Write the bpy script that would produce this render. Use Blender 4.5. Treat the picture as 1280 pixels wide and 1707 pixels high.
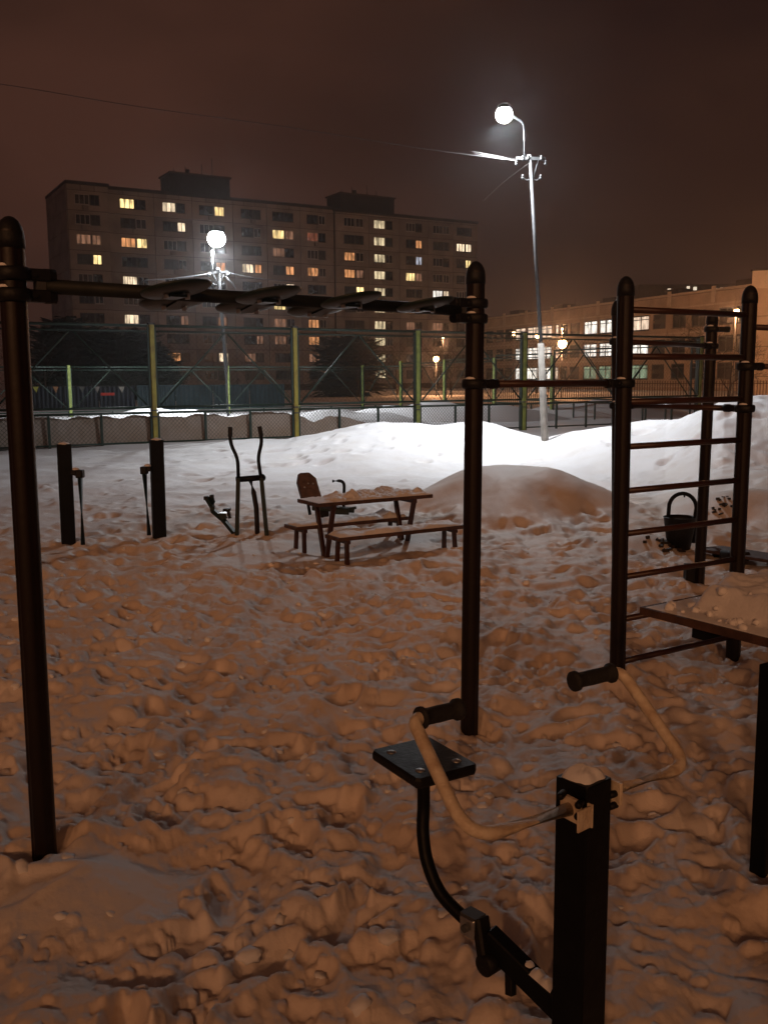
import bpy, bmesh, math, random
import numpy as np
from mathutils import Vector, Matrix

random.seed(7)
rng = np.random.default_rng(11)
scene = bpy.context.scene
C = scene.collection
for o in list(bpy.data.objects):
    bpy.data.objects.remove(o)

# ------------------------------------------------------------------ camera
FPX, W0, H0 = 1587.0, 1280.0, 1707.0
TILT, ROLL, EYE = math.radians(7.96), math.radians(0.4), 1.62
fw = Vector((0, math.cos(TILT), -math.sin(TILT)))
rt0 = Vector((1, 0, 0)); up0 = rt0.cross(fw)
rt = rt0 * math.cos(ROLL) - up0 * math.sin(ROLL)
up = up0 * math.cos(ROLL) + rt0 * math.sin(ROLL)
cam_d = bpy.data.cameras.new('camera')
cam = bpy.data.objects.new('camera', cam_d); C.objects.link(cam)
cam_d.sensor_fit = 'VERTICAL'; cam_d.sensor_height = 36.0
cam_d.lens = 36.0 * FPX / H0
cam_d.clip_start = 0.05; cam_d.clip_end = 3000
M = Matrix((rt, up, -fw)).transposed().to_4x4()
M.translation = Vector((0, 0, EYE))
cam.matrix_world = M
scene.camera = cam


def ray(px, py):
    return (fw + rt * ((px - W0 / 2) / FPX) + up * ((H0 / 2 - py) / FPX))


def at(px, py, y):
    """point seen at photo pixel (px,py), y metres in front of the camera"""
    r = ray(px, py)
    return Vector((0, 0, EYE)) + r * (y / r.y)


def atz(px, py, z):
    """point seen at photo pixel (px,py) at height z"""
    r = ray(px, py)
    return Vector((0, 0, EYE)) + r * ((z - EYE) / r.z)


# ------------------------------------------------------------------ world (overcast city night sky, lit from below by the town)
world = bpy.data.worlds.new('World'); scene.world = world
world.use_nodes = True
nt = world.node_tree; nt.nodes.clear()
wo = nt.nodes.new('ShaderNodeOutputWorld'); bg = nt.nodes.new('ShaderNodeBackground')
tc = nt.nodes.new('ShaderNodeTexCoord')
nz = nt.nodes.new('ShaderNodeTexNoise'); nz.inputs['Scale'].default_value = 1.9
nz.inputs['Detail'].default_value = 4; nz.inputs['Roughness'].default_value = 0.55
mp = nt.nodes.new('ShaderNodeMapping'); mp.inputs['Scale'].default_value = (1, 1, 2.2)
sx = nt.nodes.new('ShaderNodeSeparateXYZ')
nt.links.new(tc.outputs['Generated'], mp.inputs['Vector']); nt.links.new(mp.outputs[0], nz.inputs['Vector'])
nt.links.new(tc.outputs['Generated'], sx.inputs[0])
mr = nt.nodes.new('ShaderNodeMapRange')            # town glow stronger to the west (left)
mr.inputs['From Min'].default_value = 0.5; mr.inputs['From Max'].default_value = -0.45
nt.links.new(sx.outputs['X'], mr.inputs['Value'])
ad = nt.nodes.new('ShaderNodeMath'); ad.operation = 'MULTIPLY_ADD'
ad.inputs[1].default_value = 1.9; nt.links.new(nz.outputs['Fac'], ad.inputs[0])
m2 = nt.nodes.new('ShaderNodeMath'); m2.operation = 'MULTIPLY_ADD'; m2.inputs[1].default_value = 0.62; m2.inputs[2].default_value = -0.78
nt.links.new(mr.outputs[0], m2.inputs[0]); nt.links.new(m2.outputs[0], ad.inputs[2])
cr = nt.nodes.new('ShaderNodeValToRGB')
cr.color_ramp.elements[0].position = 0.0; cr.color_ramp.elements[0].color = (0.0105, 0.0047, 0.0048, 1)
cr.color_ramp.elements[1].position = 1.0; cr.color_ramp.elements[1].color = (0.056, 0.0225, 0.0150, 1)
e = cr.color_ramp.elements.new(0.5); e.color = (0.0300, 0.0130, 0.0090, 1)
nt.links.new(ad.outputs[0], cr.inputs[0]); nt.links.new(cr.outputs[0], bg.inputs['Color'])
bg.inputs['Strength'].default_value = 1.0
nt.links.new(bg.outputs[0], wo.inputs['Surface'])

scene.view_settings.view_transform = 'Standard'
scene.view_settings.look = 'None'
scene.view_settings.exposure = 0.0
scene.view_settings.gamma = 1.0
scene.view_settings.use_curve_mapping = False
scene.render.engine = 'CYCLES'
scene.cycles.use_denoising = True
scene.cycles.max_bounces = 6
scene.cycles.diffuse_bounces = 3
scene.cycles.glossy_bounces = 3
scene.cycles.sample_clamp_indirect = 4.0
scene.cycles.use_light_tree = True

LAMP1_S, LAMP2_S, SODIUM_W, COURT_W = 210, 60, 9300, 1500
LAMP1_W, LAMP2_W = 540, 2300
HAZE = 0.0009
COOL = (0.93, 0.97, 1.0); SOD = (1.0, 0.45, 0.20)

# ------------------------------------------------------------------ materials
MATS = {}


def mat(name, col, rough=0.6, metal=0.0, var=0.0, scale=20.0, bump=0.0, spec=0.5, emit=None, estr=0.0, bscale=None, col2=None):
    m = bpy.data.materials.new(name); m.use_nodes = True
    n = m.node_tree; b = n.nodes['Principled BSDF']
    b.inputs['Base Color'].default_value = (*col, 1)
    b.inputs['Roughness'].default_value = rough
    b.inputs['Metallic'].default_value = metal
    b.inputs['Specular IOR Level'].default_value = spec
    if var or bump:
        t = n.nodes.new('ShaderNodeTexCoord')
        x = n.nodes.new('ShaderNodeTexNoise'); x.inputs['Scale'].default_value = scale; x.inputs['Detail'].default_value = 5
        n.links.new(t.outputs['Object'], x.inputs['Vector'])
        if var:
            mx = n.nodes.new('ShaderNodeMix'); mx.data_type = 'RGBA'
            c2 = col2 or tuple(c * (1 - var) for c in col)
            mx.inputs[6].default_value = (*col, 1); mx.inputs[7].default_value = (*c2, 1)
            r = n.nodes.new('ShaderNodeMapRange'); r.inputs['From Min'].default_value = 0.38; r.inputs['From Max'].default_value = 0.68
            n.links.new(x.outputs['Fac'], r.inputs['Value']); n.links.new(r.outputs[0], mx.inputs[0])
            n.links.new(mx.outputs[2], b.inputs['Base Color'])
            rr = n.nodes.new('ShaderNodeMapRange'); rr.inputs['To Min'].default_value = rough * 0.8; rr.inputs['To Max'].default_value = min(1, rough * 1.35)
            n.links.new(x.outputs['Fac'], rr.inputs['Value']); n.links.new(rr.outputs[0], b.inputs['Roughness'])
        if bump:
            y = n.nodes.new('ShaderNodeTexNoise'); y.inputs['Scale'].default_value = bscale or scale * 3; y.inputs['Detail'].default_value = 4
            n.links.new(t.outputs['Object'], y.inputs['Vector'])
            bp = n.nodes.new('ShaderNodeBump'); bp.inputs['Strength'].default_value = bump; bp.inputs['Distance'].default_value = 0.01
            n.links.new(y.outputs['Fac'], bp.inputs['Height']); n.links.new(bp.outputs[0], b.inputs['Normal'])
    if emit:
        b.inputs['Emission Color'].default_value = (*emit, 1)
        b.inputs['Emission Strength'].default_value = estr
    MATS[name] = m
    return m


post_paint = mat('post_paint', (0.012, 0.006, 0.004), 0.42, 0, 0.35, 9, 0.12, 0.28)
beam_paint = mat('beam_paint', (0.010, 0.012, 0.010), 0.55, 0, 0.3, 12, 0.1, 0.25)
bar_paint = mat('bar_paint', (0.05, 0.018, 0.011), 0.34, 0, 0.3, 12, 0.1)
black_plastic = mat('black_plastic', (0.008, 0.008, 0.009), 0.5, 0, 0.3, 30, 0.2, 0.25)
rubber = mat('rubber', (0.014, 0.014, 0.015), 0.7, 0, 0.2, 60, 0.3)
dark_green = mat('dark_green', (0.010, 0.022, 0.016), 0.35, 0, 0.3, 14, 0.1, 0.35)
black_paint = mat('black_paint', (0.006, 0.007, 0.009), 0.42, 0, 0.35, 10, 0.15, 0.14)
cream_paint = mat('cream_paint', (0.72, 0.62, 0.47), 0.42, 0, 0.45, 26, 0.35, bscale=90, col2=(0.50, 0.38, 0.26))
steel = mat('steel', (0.45, 0.45, 0.44), 0.3, 0.9, 0.3, 25, 0.2)
wood_brown = mat('wood_brown', (0.085, 0.040, 0.026), 0.6, 0, 0.5, 18, 0.4)
green_paint = mat('green_paint', (0.016, 0.040, 0.028), 0.5, 0, 0.4, 6, 0.2)
yellow_paint = mat('yellow_paint', (0.34, 0.29, 0.045), 0.5, 0, 0.4, 5, 0.3, col2=(0.22, 0.16, 0.03))
lime_paint = mat('lime_paint', (0.26, 0.32, 0.08), 0.5, 0, 0.4, 5, 0.3)
wire_mat = mat('wire', (0.028, 0.034, 0.026), 0.5, 0.3)
concrete_post = mat('concrete_post', (0.30, 0.28, 0.25), 0.85, 0, 0.35, 6, 0.4)
galv = mat('galvanised', (0.06, 0.062, 0.066), 0.65, 0.0, 0.35, 10, 0.2)
cable_mat = mat('cable', (0.05, 0.045, 0.045), 0.5)
panel_wall = mat('panel_wall', (0.40, 0.355, 0.32), 0.9, 0, 0.35, 0.35, 0.3, 0.2, bscale=3)
panel_wall_b = mat('panel_wall_pale', (0.45, 0.40, 0.36), 0.9, 0, 0.3, 0.35, 0.3, 0.2, bscale=3)
panel_wall_c = mat('panel_wall_dull', (0.34, 0.30, 0.27), 0.9, 0, 0.35, 0.4, 0.3, 0.2, bscale=3)
joint_mat = mat('joint', (0.10, 0.085, 0.075), 0.95)
school_wall = mat('school_wall', (0.52, 0.40, 0.30), 0.9, 0, 0.25, 0.5, 0.3, 0.2, bscale=4)
school_trim = mat('school_trim', (0.60, 0.50, 0.40), 0.85, 0, 0.2, 1, 0.2)
roof_mat = mat('roof', (0.05, 0.05, 0.055), 0.8, 0, 0.3, 1)
frame_white = mat('frame_white', (0.5, 0.48, 0.45), 0.5)
frame_dark = mat('frame_dark', (0.05, 0.045, 0.04), 0.5)
glass_dark = mat('glass_dark', (0.018, 0.018, 0.022), 0.12, 0, 0.5, 0.8, 0, 0.6)
glass_grey = mat('glass_grey', (0.05, 0.045, 0.045), 0.25, 0, 0.5, 0.8, 0, 0.6)
corr_mat = mat('corrugated_teal', (0.035, 0.075, 0.095), 0.5, 0.2, 0.4, 1.5, 0.1)
corr_navy = mat('corrugated_navy', (0.022, 0.028, 0.050), 0.5, 0.2, 0.4, 1.5, 0.1)
bark = mat('bark', (0.045, 0.032, 0.024), 0.9, 0, 0.4, 8, 0.6)
needle = mat('needles', (0.018, 0.030, 0.014), 0.85, 0, 0.5, 3)
picket_paint = mat('picket_paint', (0.10, 0.035, 0.022), 0.6, 0, 0.3, 3)
trash_mat = mat('trash', (0.035, 0.026, 0.018), 0.7, 0, 0.5, 30, 0.5)
red_glow_panel = mat('red_glow_panel', (0.5, 0.04, 0.03), 0.5, emit=(1.0, 0.10, 0.05), estr=0.06)  # glowing panel added to stand for a blur of red light


def lit_mat(name, col, s):
    """a lit window: curtain folds and a brighter lamp spot behind the glass"""
    m = bpy.data.materials.new(name); m.use_nodes = True
    n = m.node_tree; b = n.nodes['Principled BSDF']
    b.inputs['Base Color'].default_value = (0.1, 0.09, 0.08, 1); b.inputs['Roughness'].default_value = 0.15
    t = n.nodes.new('ShaderNodeTexCoord'); g = n.nodes.new('ShaderNodeNewGeometry')
    oi = n.nodes.new('ShaderNodeObjectInfo')
    mpn = n.nodes.new('ShaderNodeMapping'); mpn.inputs['Scale'].default_value = (1.6, 1.6, 0.5)
    va = n.nodes.new('ShaderNodeVectorMath'); va.operation = 'MULTIPLY_ADD'
    va.inputs[1].default_value = (60, 60, 60)
    n.links.new(oi.outputs['Random'], va.inputs[0]); n.links.new(g.outputs['Position'], va.inputs[2])
    n.links.new(va.outputs[0], mpn.inputs['Vector'])
    x = n.nodes.new('ShaderNodeTexNoise'); x.inputs['Scale'].default_value = 1.1; x.inputs['Detail'].default_value = 3
    n.links.new(mpn.outputs[0], x.inputs['Vector'])
    r = n.nodes.new('ShaderNodeMapRange'); r.inputs['From Min'].default_value = 0.35; r.inputs['From Max'].default_value = 0.68
    r.inputs['To Min'].default_value = 0.35 * s; r.inputs['To Max'].default_value = 1.5 * s
    n.links.new(x.outputs['Fac'], r.inputs['Value'])
    b.inputs['Emission Color'].default_value = (*col, 1)
    n.links.new(r.outputs[0], b.inputs['Emission Strength'])
    return m


LIT = {
    'y': lit_mat('lit_yellow', (1.0, 0.72, 0.30), 1.5),
    'o': lit_mat('lit_orange', (1.0, 0.42, 0.16), 0.75),
    'w': lit_mat('lit_warm_white', (1.0, 0.78, 0.52), 1.2),
    'c': lit_mat('lit_cool', (0.80, 0.85, 1.0), 0.5),
    'd': lit_mat('lit_dim', (1.0, 0.48, 0.28), 0.22),
    'r': lit_mat('lit_red_dim', (1.0, 0.28, 0.15), 0.16),
    's': lit_mat('lit_stair', (1.0, 0.80, 0.48), 0.85),
    'S': lit_mat('lit_school_white', (1.0, 0.95, 0.85), 1.25),
    'P': lit_mat('lit_school_peach', (1.0, 0.75, 0.55), .9),
    'G': lit_mat('lit_school_green', (0.62, 0.85, 0.55), 0.3),
}


def snow_material(name, dirt=0.35, fine=1.0, base=(0.80, 0.80, 0.82)):
    m = bpy.data.materials.new(name); m.use_nodes = True
    n = m.node_tree; b = n.nodes['Principled BSDF']
    L = n.links
    g = n.nodes.new('ShaderNodeNewGeometry')
    a = n.nodes.new('ShaderNodeTexNoise'); a.inputs['Scale'].default_value = 1.3; a.inputs['Detail'].default_value = 6; a.inputs['Roughness'].default_value = 0.65
    L.new(g.outputs['Position'], a.inputs['Vector'])
    mx = n.nodes.new('ShaderNodeMix'); mx.data_type = 'RGBA'
    mx.inputs[6].default_value = (*base, 1); mx.inputs[7].default_value = (base[0] * .78, base[1] * .69, base[2] * .56, 1)
    r = n.nodes.new('ShaderNodeMapRange'); r.inputs['From Min'].default_value = 0.45; r.inputs['From Max'].default_value = 0.75
    r.inputs['To Max'].default_value = dirt
    L.new(a.outputs['Fac'], r.inputs['Value']); L.new(r.outputs[0], mx.inputs[0])
    # specks of grit
    s = n.nodes.new('ShaderNodeTexNoise'); s.inputs['Scale'].default_value = 38; s.inputs['Detail'].default_value = 2
    L.new(g.outputs['Position'], s.inputs['Vector'])
    r2 = n.nodes.new('ShaderNodeMapRange'); r2.inputs['From Min'].default_value = 0.70; r2.inputs['From Max'].default_value = 0.78; r2.inputs['To Max'].default_value = 0.5 * dirt
    L.new(s.outputs['Fac'], r2.inputs['Value'])
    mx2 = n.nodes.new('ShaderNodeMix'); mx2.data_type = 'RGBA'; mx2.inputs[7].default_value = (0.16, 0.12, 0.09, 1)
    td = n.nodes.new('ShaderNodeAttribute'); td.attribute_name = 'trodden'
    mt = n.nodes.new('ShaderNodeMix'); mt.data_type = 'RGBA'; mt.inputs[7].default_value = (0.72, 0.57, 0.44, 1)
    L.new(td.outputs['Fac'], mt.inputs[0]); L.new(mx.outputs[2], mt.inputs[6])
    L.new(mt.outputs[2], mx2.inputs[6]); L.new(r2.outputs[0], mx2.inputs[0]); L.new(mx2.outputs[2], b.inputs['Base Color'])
    b.inputs['Roughness'].default_value = 0.62
    b.inputs['Specular IOR Level'].default_value = 0.35
    f = n.nodes.new('ShaderNodeTexNoise'); f.inputs['Scale'].default_value = 42; f.inputs['Detail'].default_value = 7; f.inputs['Roughness'].default_value = 0.7
    L.new(g.outputs['Position'], f.inputs['Vector'])
    bp = n.nodes.new('ShaderNodeBump'); bp.inputs['Strength'].default_value = 0.35 * fine; bp.inputs['Distance'].default_value = 0.012
    L.new(f.outputs['Fac'], bp.inputs['Height']); L.new(bp.outputs[0], b.inputs['Normal'])
    return m


snow = snow_material('snow')
snow_clean = snow_material('snow_clean', 0.15, 0.7)
snow_dirty = snow_material('snow_dirty', 0.9, 1.0, (0.42, 0.35, 0.30))


def emitter(name, col, s):
    m = bpy.data.materials.new(name); m.use_nodes = True
    b = m.node_tree.nodes['Principled BSDF']
    b.inputs['Base Color'].default_value = (0.8, 0.8, 0.8, 1)
    b.inputs['Emission Color'].default_value = (*col, 1); b.inputs['Emission Strength'].default_value = s
    return m


cool_glow = emitter('cool_glow', COOL, LAMP1_S)
cool_glow_far = emitter('cool_glow_far', COOL, LAMP2_S)
sod_glow = emitter('sodium_glow', (1.0, 0.50, 0.16), 60)
sod_small = emitter('sodium_small', (1.0, 0.60, 0.25), 30)
white_small = emitter('white_small', (1.0, 0.85, 0.65), 1.0)

# ------------------------------------------------------------------ mesh helpers
OFF = {}


def tag(o, label=None, cat=None, group=None, kind=None):
    if label: o['label'] = label
    if cat: o['category'] = cat
    if group: o['group'] = group
    if kind: o['kind'] = kind
    return o


def thing(name, loc, label, cat, group=None):
    o = bpy.data.objects.new(name, None); C.objects.link(o)
    o.location = loc; o.empty_display_size = 0.2
    tag(o, label, cat, group)
    OFF[o.name] = Vector(loc)
    return o


def frame(d):
    d = d.normalized()
    a = Vector((0, 0, 1)) if abs(d.z) < 0.9 else Vector((1, 0, 0))
    u = d.cross(a).normalized(); v = u.cross(d).normalized()
    return u, v


class MB:
    def __init__(s):
        s.v = []; s.f = []; s.sm = []

    def add(s, vs, fs, smooth=False):
        k = len(s.v)
        s.v += [Vector(p) for p in vs]
        s.f += [tuple(i + k for i in f) for f in fs]
        s.sm += [smooth] * len(fs)
        return s

    def box(s, c, size, ax=None, bev=0.0):
        """oriented box; ax = (x axis, y axis, z axis)"""
        c = Vector(c); X, Y, Z = ax or (Vector((1, 0, 0)), Vector((0, 1, 0)), Vector((0, 0, 1)))
        hx, hy, hz = size[0] / 2, size[1] / 2, size[2] / 2
        if bev <= 0:
            vs = [c + X * (hx * a) + Y * (hy * b) + Z * (hz * g) for g in (-1, 1) for a, b in ((-1, -1), (1, -1), (1, 1), (-1, 1))]
            return s.add(vs, [(3, 2, 1, 0), (4, 5, 6, 7), (0, 1, 5, 4), (1, 2, 6, 5), (2, 3, 7, 6), (3, 0, 4, 7)])
        # chamfered prism (edges along Z cut, top and bottom inset)
        ring = lambda e, z: [c + X * x + Y * y + Z * z for x, y in
                             ((-hx + e, -hy), (hx - e, -hy), (hx, -hy + e), (hx, hy - e), (hx - e, hy), (-hx + e, hy), (-hx, hy - e), (-hx, -hy + e))]
        def inset(z):
            k = bev
            return [c + X * x + Y * y + Z * z for x, y in
                    ((-hx + k, -hy + k * .4), (hx - k, -hy + k * .4), (hx - k * .4, -hy + k), (hx - k * .4, hy - k), (hx - k, hy - k * .4), (-hx + k, hy - k * .4), (-hx + k * .4, hy - k), (-hx + k * .4, -hy + k))]
        vs = inset(-hz) + ring(bev, -hz + bev * .6) + ring(bev, hz - bev * .6) + inset(hz)
        fs = [tuple(range(7, -1, -1)), tuple(range(24, 32))]
        for r in range(3):
            for i in range(8):
                j = (i + 1) % 8
                fs.append((r * 8 + i, r * 8 + j, r * 8 + 8 + j, r * 8 + 8 + i))
        return s.add(vs, fs)

    def beam(s, p0, p1, w, h, upv=None, bev=0.0):
        p0 = Vector(p0); p1 = Vector(p1); d = (p1 - p0); L = d.length; d.normalize()
        if upv is None:
            u, v = frame(d)
        else:
            v = Vector(upv); v = (v - d * v.dot(d)).normalized(); u = d.cross(v)
        return s.box((p0 + p1) / 2, (w, h, L), (u, v, d), bev)

    def cyl(s, p0, p1, r0, r1=None, n=12, cap=True, smooth=True):
        p0 = Vector(p0); p1 = Vector(p1); r1 = r0 if r1 is None else r1
        u, v = frame(p1 - p0)
        vs = []
        for p, r in ((p0, r0), (p1, r1)):
            vs += [p + (u * math.cos(2 * math.pi * i / n) + v * math.sin(2 * math.pi * i / n)) * r for i in range(n)]
        fs = [(i, (i + 1) % n, n + (i + 1) % n, n + i) for i in range(n)]
        s.add(vs, fs, smooth)
        if cap:
            k = len(s.v) - 2 * n
            s.f += [tuple(k + i for i in range(n - 1, -1, -1)), tuple(k + n + i for i in range(n))]; s.sm += [False, False]
        return s

    def tube(s, pts, r, n=10, cap=True):
        pts = [Vector(p) for p in pts]
        rs = r if isinstance(r, (list, tuple)) else [r] * len(pts)
        vs = []; prev = None
        for i, p in enumerate(pts):
            d = (pts[min(i + 1, len(pts) - 1)] - pts[max(i - 1, 0)]).normalized()
            if prev is None:
                u, v = frame(d)
            else:
                u = (prev - d * prev.dot(d)).normalized(); v = d.cross(u)
            prev = u
            vs += [p + (u * math.cos(2 * math.pi * j / n) + v * math.sin(2 * math.pi * j / n)) * rs[i] for j in range(n)]
        fs = []
        for i in range(len(pts) - 1):
            for j in range(n):
                k = (j + 1) % n
                fs.append((i * n + j, i * n + k, (i + 1) * n + k, (i + 1) * n + j))
        s.add(vs, fs, True)
        if cap:
            k0 = len(s.v) - len(vs)
            s.f += [tuple(k0 + j for j in range(n - 1, -1, -1)), tuple(k0 + (len(pts) - 1) * n + j for j in range(n))]; s.sm += [False, False]
        return s

    def lathe(s, base, prof, n=16, axis=None, sx=1.0, sy=1.0):
        base = Vector(base); d = Vector(axis or (0, 0, 1)).normalized()
        if axis is None:
            u, v = Vector((1, 0, 0)), Vector((0, 1, 0))
        else:
            u, v = frame(d)
        vs = []
        for r, z in prof:
            vs += [base + d * z + u * (math.cos(2 * math.pi * j / n) * r * sx) + v * (math.sin(2 * math.pi * j / n) * r * sy) for j in range(n)]
        fs = []
        for i in range(len(prof) - 1):
            for j in range(n):
                k = (j + 1) % n
                fs.append((i * n + j, i * n + k, (i + 1) * n + k, (i + 1) * n + j))
        fs2 = [tuple(range(n - 1, -1, -1)), tuple((len(prof) - 1) * n + j for j in range(n))]
        s.add(vs, fs, True)
        k0 = len(s.v) - len(vs)
        s.f += [tuple(k0 + i for i in f) for f in fs2]; s.sm += [False, False]
        return s

    def ball(s, c, r, n=12, m=8, sz=1.0):
        prof = [(max(1e-4, r * math.sin(math.pi * i / m)), -r * sz * math.cos(math.pi * i / m)) for i in range(m + 1)]
        return s.lathe(c, prof, n)

    def prism(s, pts, d):
        """closed polygon pts extruded by vector d"""
        pts = [Vector(p) for p in pts]; d = Vector(d); n = len(pts)
        fs = [tuple(range(n - 1, -1, -1)), tuple(range(n, 2 * n))] + [(i, (i + 1) % n, n + (i + 1) % n, n + i) for i in range(n)]
        return s.add(pts + [p + d for p in pts], fs)

    def build(s, name, m, parent=None, bev=0.0):
        me = bpy.data.meshes.new(name)
        off = Vector((0, 0, 0))
        root = parent
        while root is not None and root.parent is not None:
            root = root.parent
        if root is not None: off = OFF[root.name]
        me.from_pydata([tuple(p - off) for p in s.v], [], s.f)
        me.polygons.foreach_set('use_smooth', s.sm)
        me.materials.append(m); me.update()
        o = bpy.data.objects.new(name, me); C.objects.link(o)
        if parent is not None: o.parent = parent
        return o


def np_mesh(name, V, F, m, smooth=True, kind=None, parent=None):
    me = bpy.data.meshes.new(name)
    me.vertices.add(len(V)); me.vertices.foreach_set('co', np.ascontiguousarray(V, dtype=np.float32).ravel())
    k = F.shape[1]
    me.loops.add(F.size); me.loops.foreach_set('vertex_index', F.astype(np.int32).ravel())
    me.polygons.add(len(F)); me.polygons.foreach_set('loop_start', np.arange(0, F.size, k, dtype=np.int32))
    me.polygons.foreach_set('loop_total', np.full(len(F), k, dtype=np.int32))
    me.polygons.foreach_set('use_smooth', np.full(len(F), smooth))
    me.materials.append(m); me.update(calc_edges=True)
    o = bpy.data.objects.new(name, me); C.objects.link(o)
    if kind: o['kind'] = kind
    if parent is not None: o.parent = parent
    return o


# ------------------------------------------------------------------ noise
_perm = np.random.default_rng(5).permutation(1024)
_ga = np.random.default_rng(6).uniform(0, 2 * np.pi, 1024)
_gx, _gy = np.cos(_ga), np.sin(_ga)


def perlin(x, y, seed=0):
    xi = np.floor(x).astype(np.int64); yi = np.floor(y).astype(np.int64)
    xf = x - xi; yf = y - yi
    u = xf * xf * xf * (xf * (xf * 6 - 15) + 10); v = yf * yf * yf * (yf * (yf * 6 - 15) + 10)

    def g(a, b, dx, dy):
        h = _perm[(_perm[(a + seed * 37) & 1023] + b + seed * 131) & 1023]
        return _gx[h] * dx + _gy[h] * dy
    n00 = g(xi, yi, xf, yf); n10 = g(xi + 1, yi, xf - 1, yf)
    n01 = g(xi, yi + 1, xf, yf - 1); n11 = g(xi + 1, yi + 1, xf - 1, yf - 1)
    return ((n00 * (1 - u) + n10 * u) * (1 - v) + (n01 * (1 - u) + n11 * u) * v) * 1.4


def sstep(x):
    x = np.clip(x, 0, 1); return x * x * (3 - 2 * x)


# ------------------------------------------------------------------ ground: one snow sheet
CREST = [(-600, None, 23, -.02), (200, None, 23, -.02), (350, 737, 24, 0), (480, 732, 23, 0), (560, 716, 22, 0), (640, 704, 22, 0), (720, 707, 22, 0),
         (800, 703, 22, 0), (870, 719, 21, 0), (908, 734, 20.3, 0), (960, 719, 19.5, 0), (1000, 714, 19, 0), (1050, 704, 18.5, 0), (1110, 701, 18, 0),
         (1138, 697, 17.5, 0), (1162, 686, 17.2, 0), (1208, 662, 17, 0), (1280, 660, 17, 0), (1420, 655, 17, 0), (1900, 680, 16, 0)]
ca, cd, cz = [], [], []
for px_, py_, d_, z_ in CREST:
    p = at(px_, py_ if py_ else 735, d_)
    ca.append(p.x / p.y); cd.append(math.hypot(p.x, p.y)); cz.append(p.z if py_ else z_)
ca, cd, cz = map(np.array, (ca, cd, cz))


def macro(x, y):
    r = np.hypot(x, y); th = np.arctan2(x, np.maximum(y, -1e9))
    a = np.tan(np.clip(th, -1.2, 1.2))
    rc = np.interp(a, ca, cd); zc = np.interp(a, ca, cz)
    front = np.interp(a, [-.2, .0, .25, .4], [7.5, 7.0, 5.2, 5.6])
    prof = np.where(r < rc, sstep(1 - (rc - r) / front), sstep(1 - (r - rc) / 3.0) )
    fade = sstep((1.15 - np.abs(th)) / 0.3)
    h = zc * prof * fade
    m = np.zeros_like(x)

    def mound(cx, cy, rx, ry, ang, hh, pw=1.0):
        nonlocal m
        dx, dy = x - cx, y - cy
        c, s = math.cos(ang), math.sin(ang)
        q = np.sqrt(((dx * c + dy * s) / rx) ** 2 + ((-dx * s + dy * c) / ry) ** 2)
        q = q * (1 + .18 * perlin(x * 1.1 + 3, y * 1.1, 9))
        k = sstep(1 - q) ** pw
        m = np.maximum(m, np.clip(k * 3, 0, 1))
        return hh * k
    h = h + mound(1.55, 12.1, 1.42, 1.8, 0.05, .54, .55)
    h = h + mound(2.35, 11.3, .9, 1.0, 0.3, .20, .8)
    h = h + mound(5.2, 11.6, 1.9, 2.1, 0.2, .42, .7)
    h = h + mound(3.9, 10.9, .9, .8, 0.2, .12)
    h = h + mound(2.6, 9.2, .55, .5, 0, .07)
    h = h + mound(-1.02, 2.85, .42, .34, 0, .07)
    h = h + mound(-0.55, 9.2, 1.7, 1.0, .5, -.04)
    return h, m


def trample(x, y, m):
    r = np.hypot(x, y); a = x / np.maximum(y, .01)
    n = perlin(x * .35, y * .35, 3)
    t = sstep((13.2 + 2.5 * n + 4.5 * np.clip(a * 3, 0, 1) - r) / 3.0)
    t = np.maximum(t, 0.16 * sstep((26 - r) / 4))
    t = np.maximum(t, .75 * sstep((a - .27) / .06) * sstep((r - 13) / 2) * sstep((22 - r) / 3))
    return t * (1 - .9 * m)


HF = math.radians(37)
th = np.concatenate([np.linspace(-math.pi, -HF, 80)[:-1], np.linspace(-HF, HF, 880), np.linspace(HF, math.pi, 80)[1:-1]])
rr_ = [0.05, .3, .6, .9]
r = 1.15
while r < 32: rr_.append(r); r *= 1.0036
while r < 1500: rr_.append(r); r *= 1.05
rr_ = np.array(rr_)
R, T = np.meshgrid(rr_, th, indexing='ij')
GX = R * np.sin(T); GY = R * np.cos(T)
mac, mm = macro(GX, GY)
tr = trample(GX, GY, mm)
near = sstep((30 - R) / 8)


def ground_detail():
    x, y = GX, GY
    wx = x + .08 * perlin(x * 2.1, y * 2.1, 1)
    wy = y + .08 * perlin(x * 2.1 + 9, y * 2.1, 4)
    h = .045 * perlin(wx * 1.1, wy * 1.3, 6) + .030 * perlin(wx * .5, wy * .5, 7)
    sa = lambda q: np.sqrt(q * q + .006)
    h += tr * (.095 * (sa(perlin(wx * 1.7, wy * 2.0, 8)) - .28) + (.030 + .030 * np.clip(.4 + 1.3 * perlin(x * .8, y * .8, 40), 0, 1)) * (sa(perlin(wx * 4.2, wy * 5.4, 10)) - .28)
              + .022 * (.28 - np.abs(perlin(wx * 8.3 + 4, wy * 10.5, 44))) + .012 * (.28 - np.abs(perlin(wx * 15.1 + 4, wy * 19, 45))))
    return h, wx, wy


det, WX, WY = ground_detail()
# footprints trodden one over another
fine0 = 79; nfine = 880
thf = th[fine0:fine0 + nfine]; logr0 = math.log(1.15); lk = math.log(1.0036); ri0 = 4
det_f = det[:, fine0:fine0 + nfine]; X_f = GX[:, fine0:fine0 + nfine]; Y_f = GY[:, fine0:fine0 + nfine]; tr_f = tr[:, fine0:fine0 + nfine]
dth = thf[1] - thf[0]
NR = len(rr_)


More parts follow.
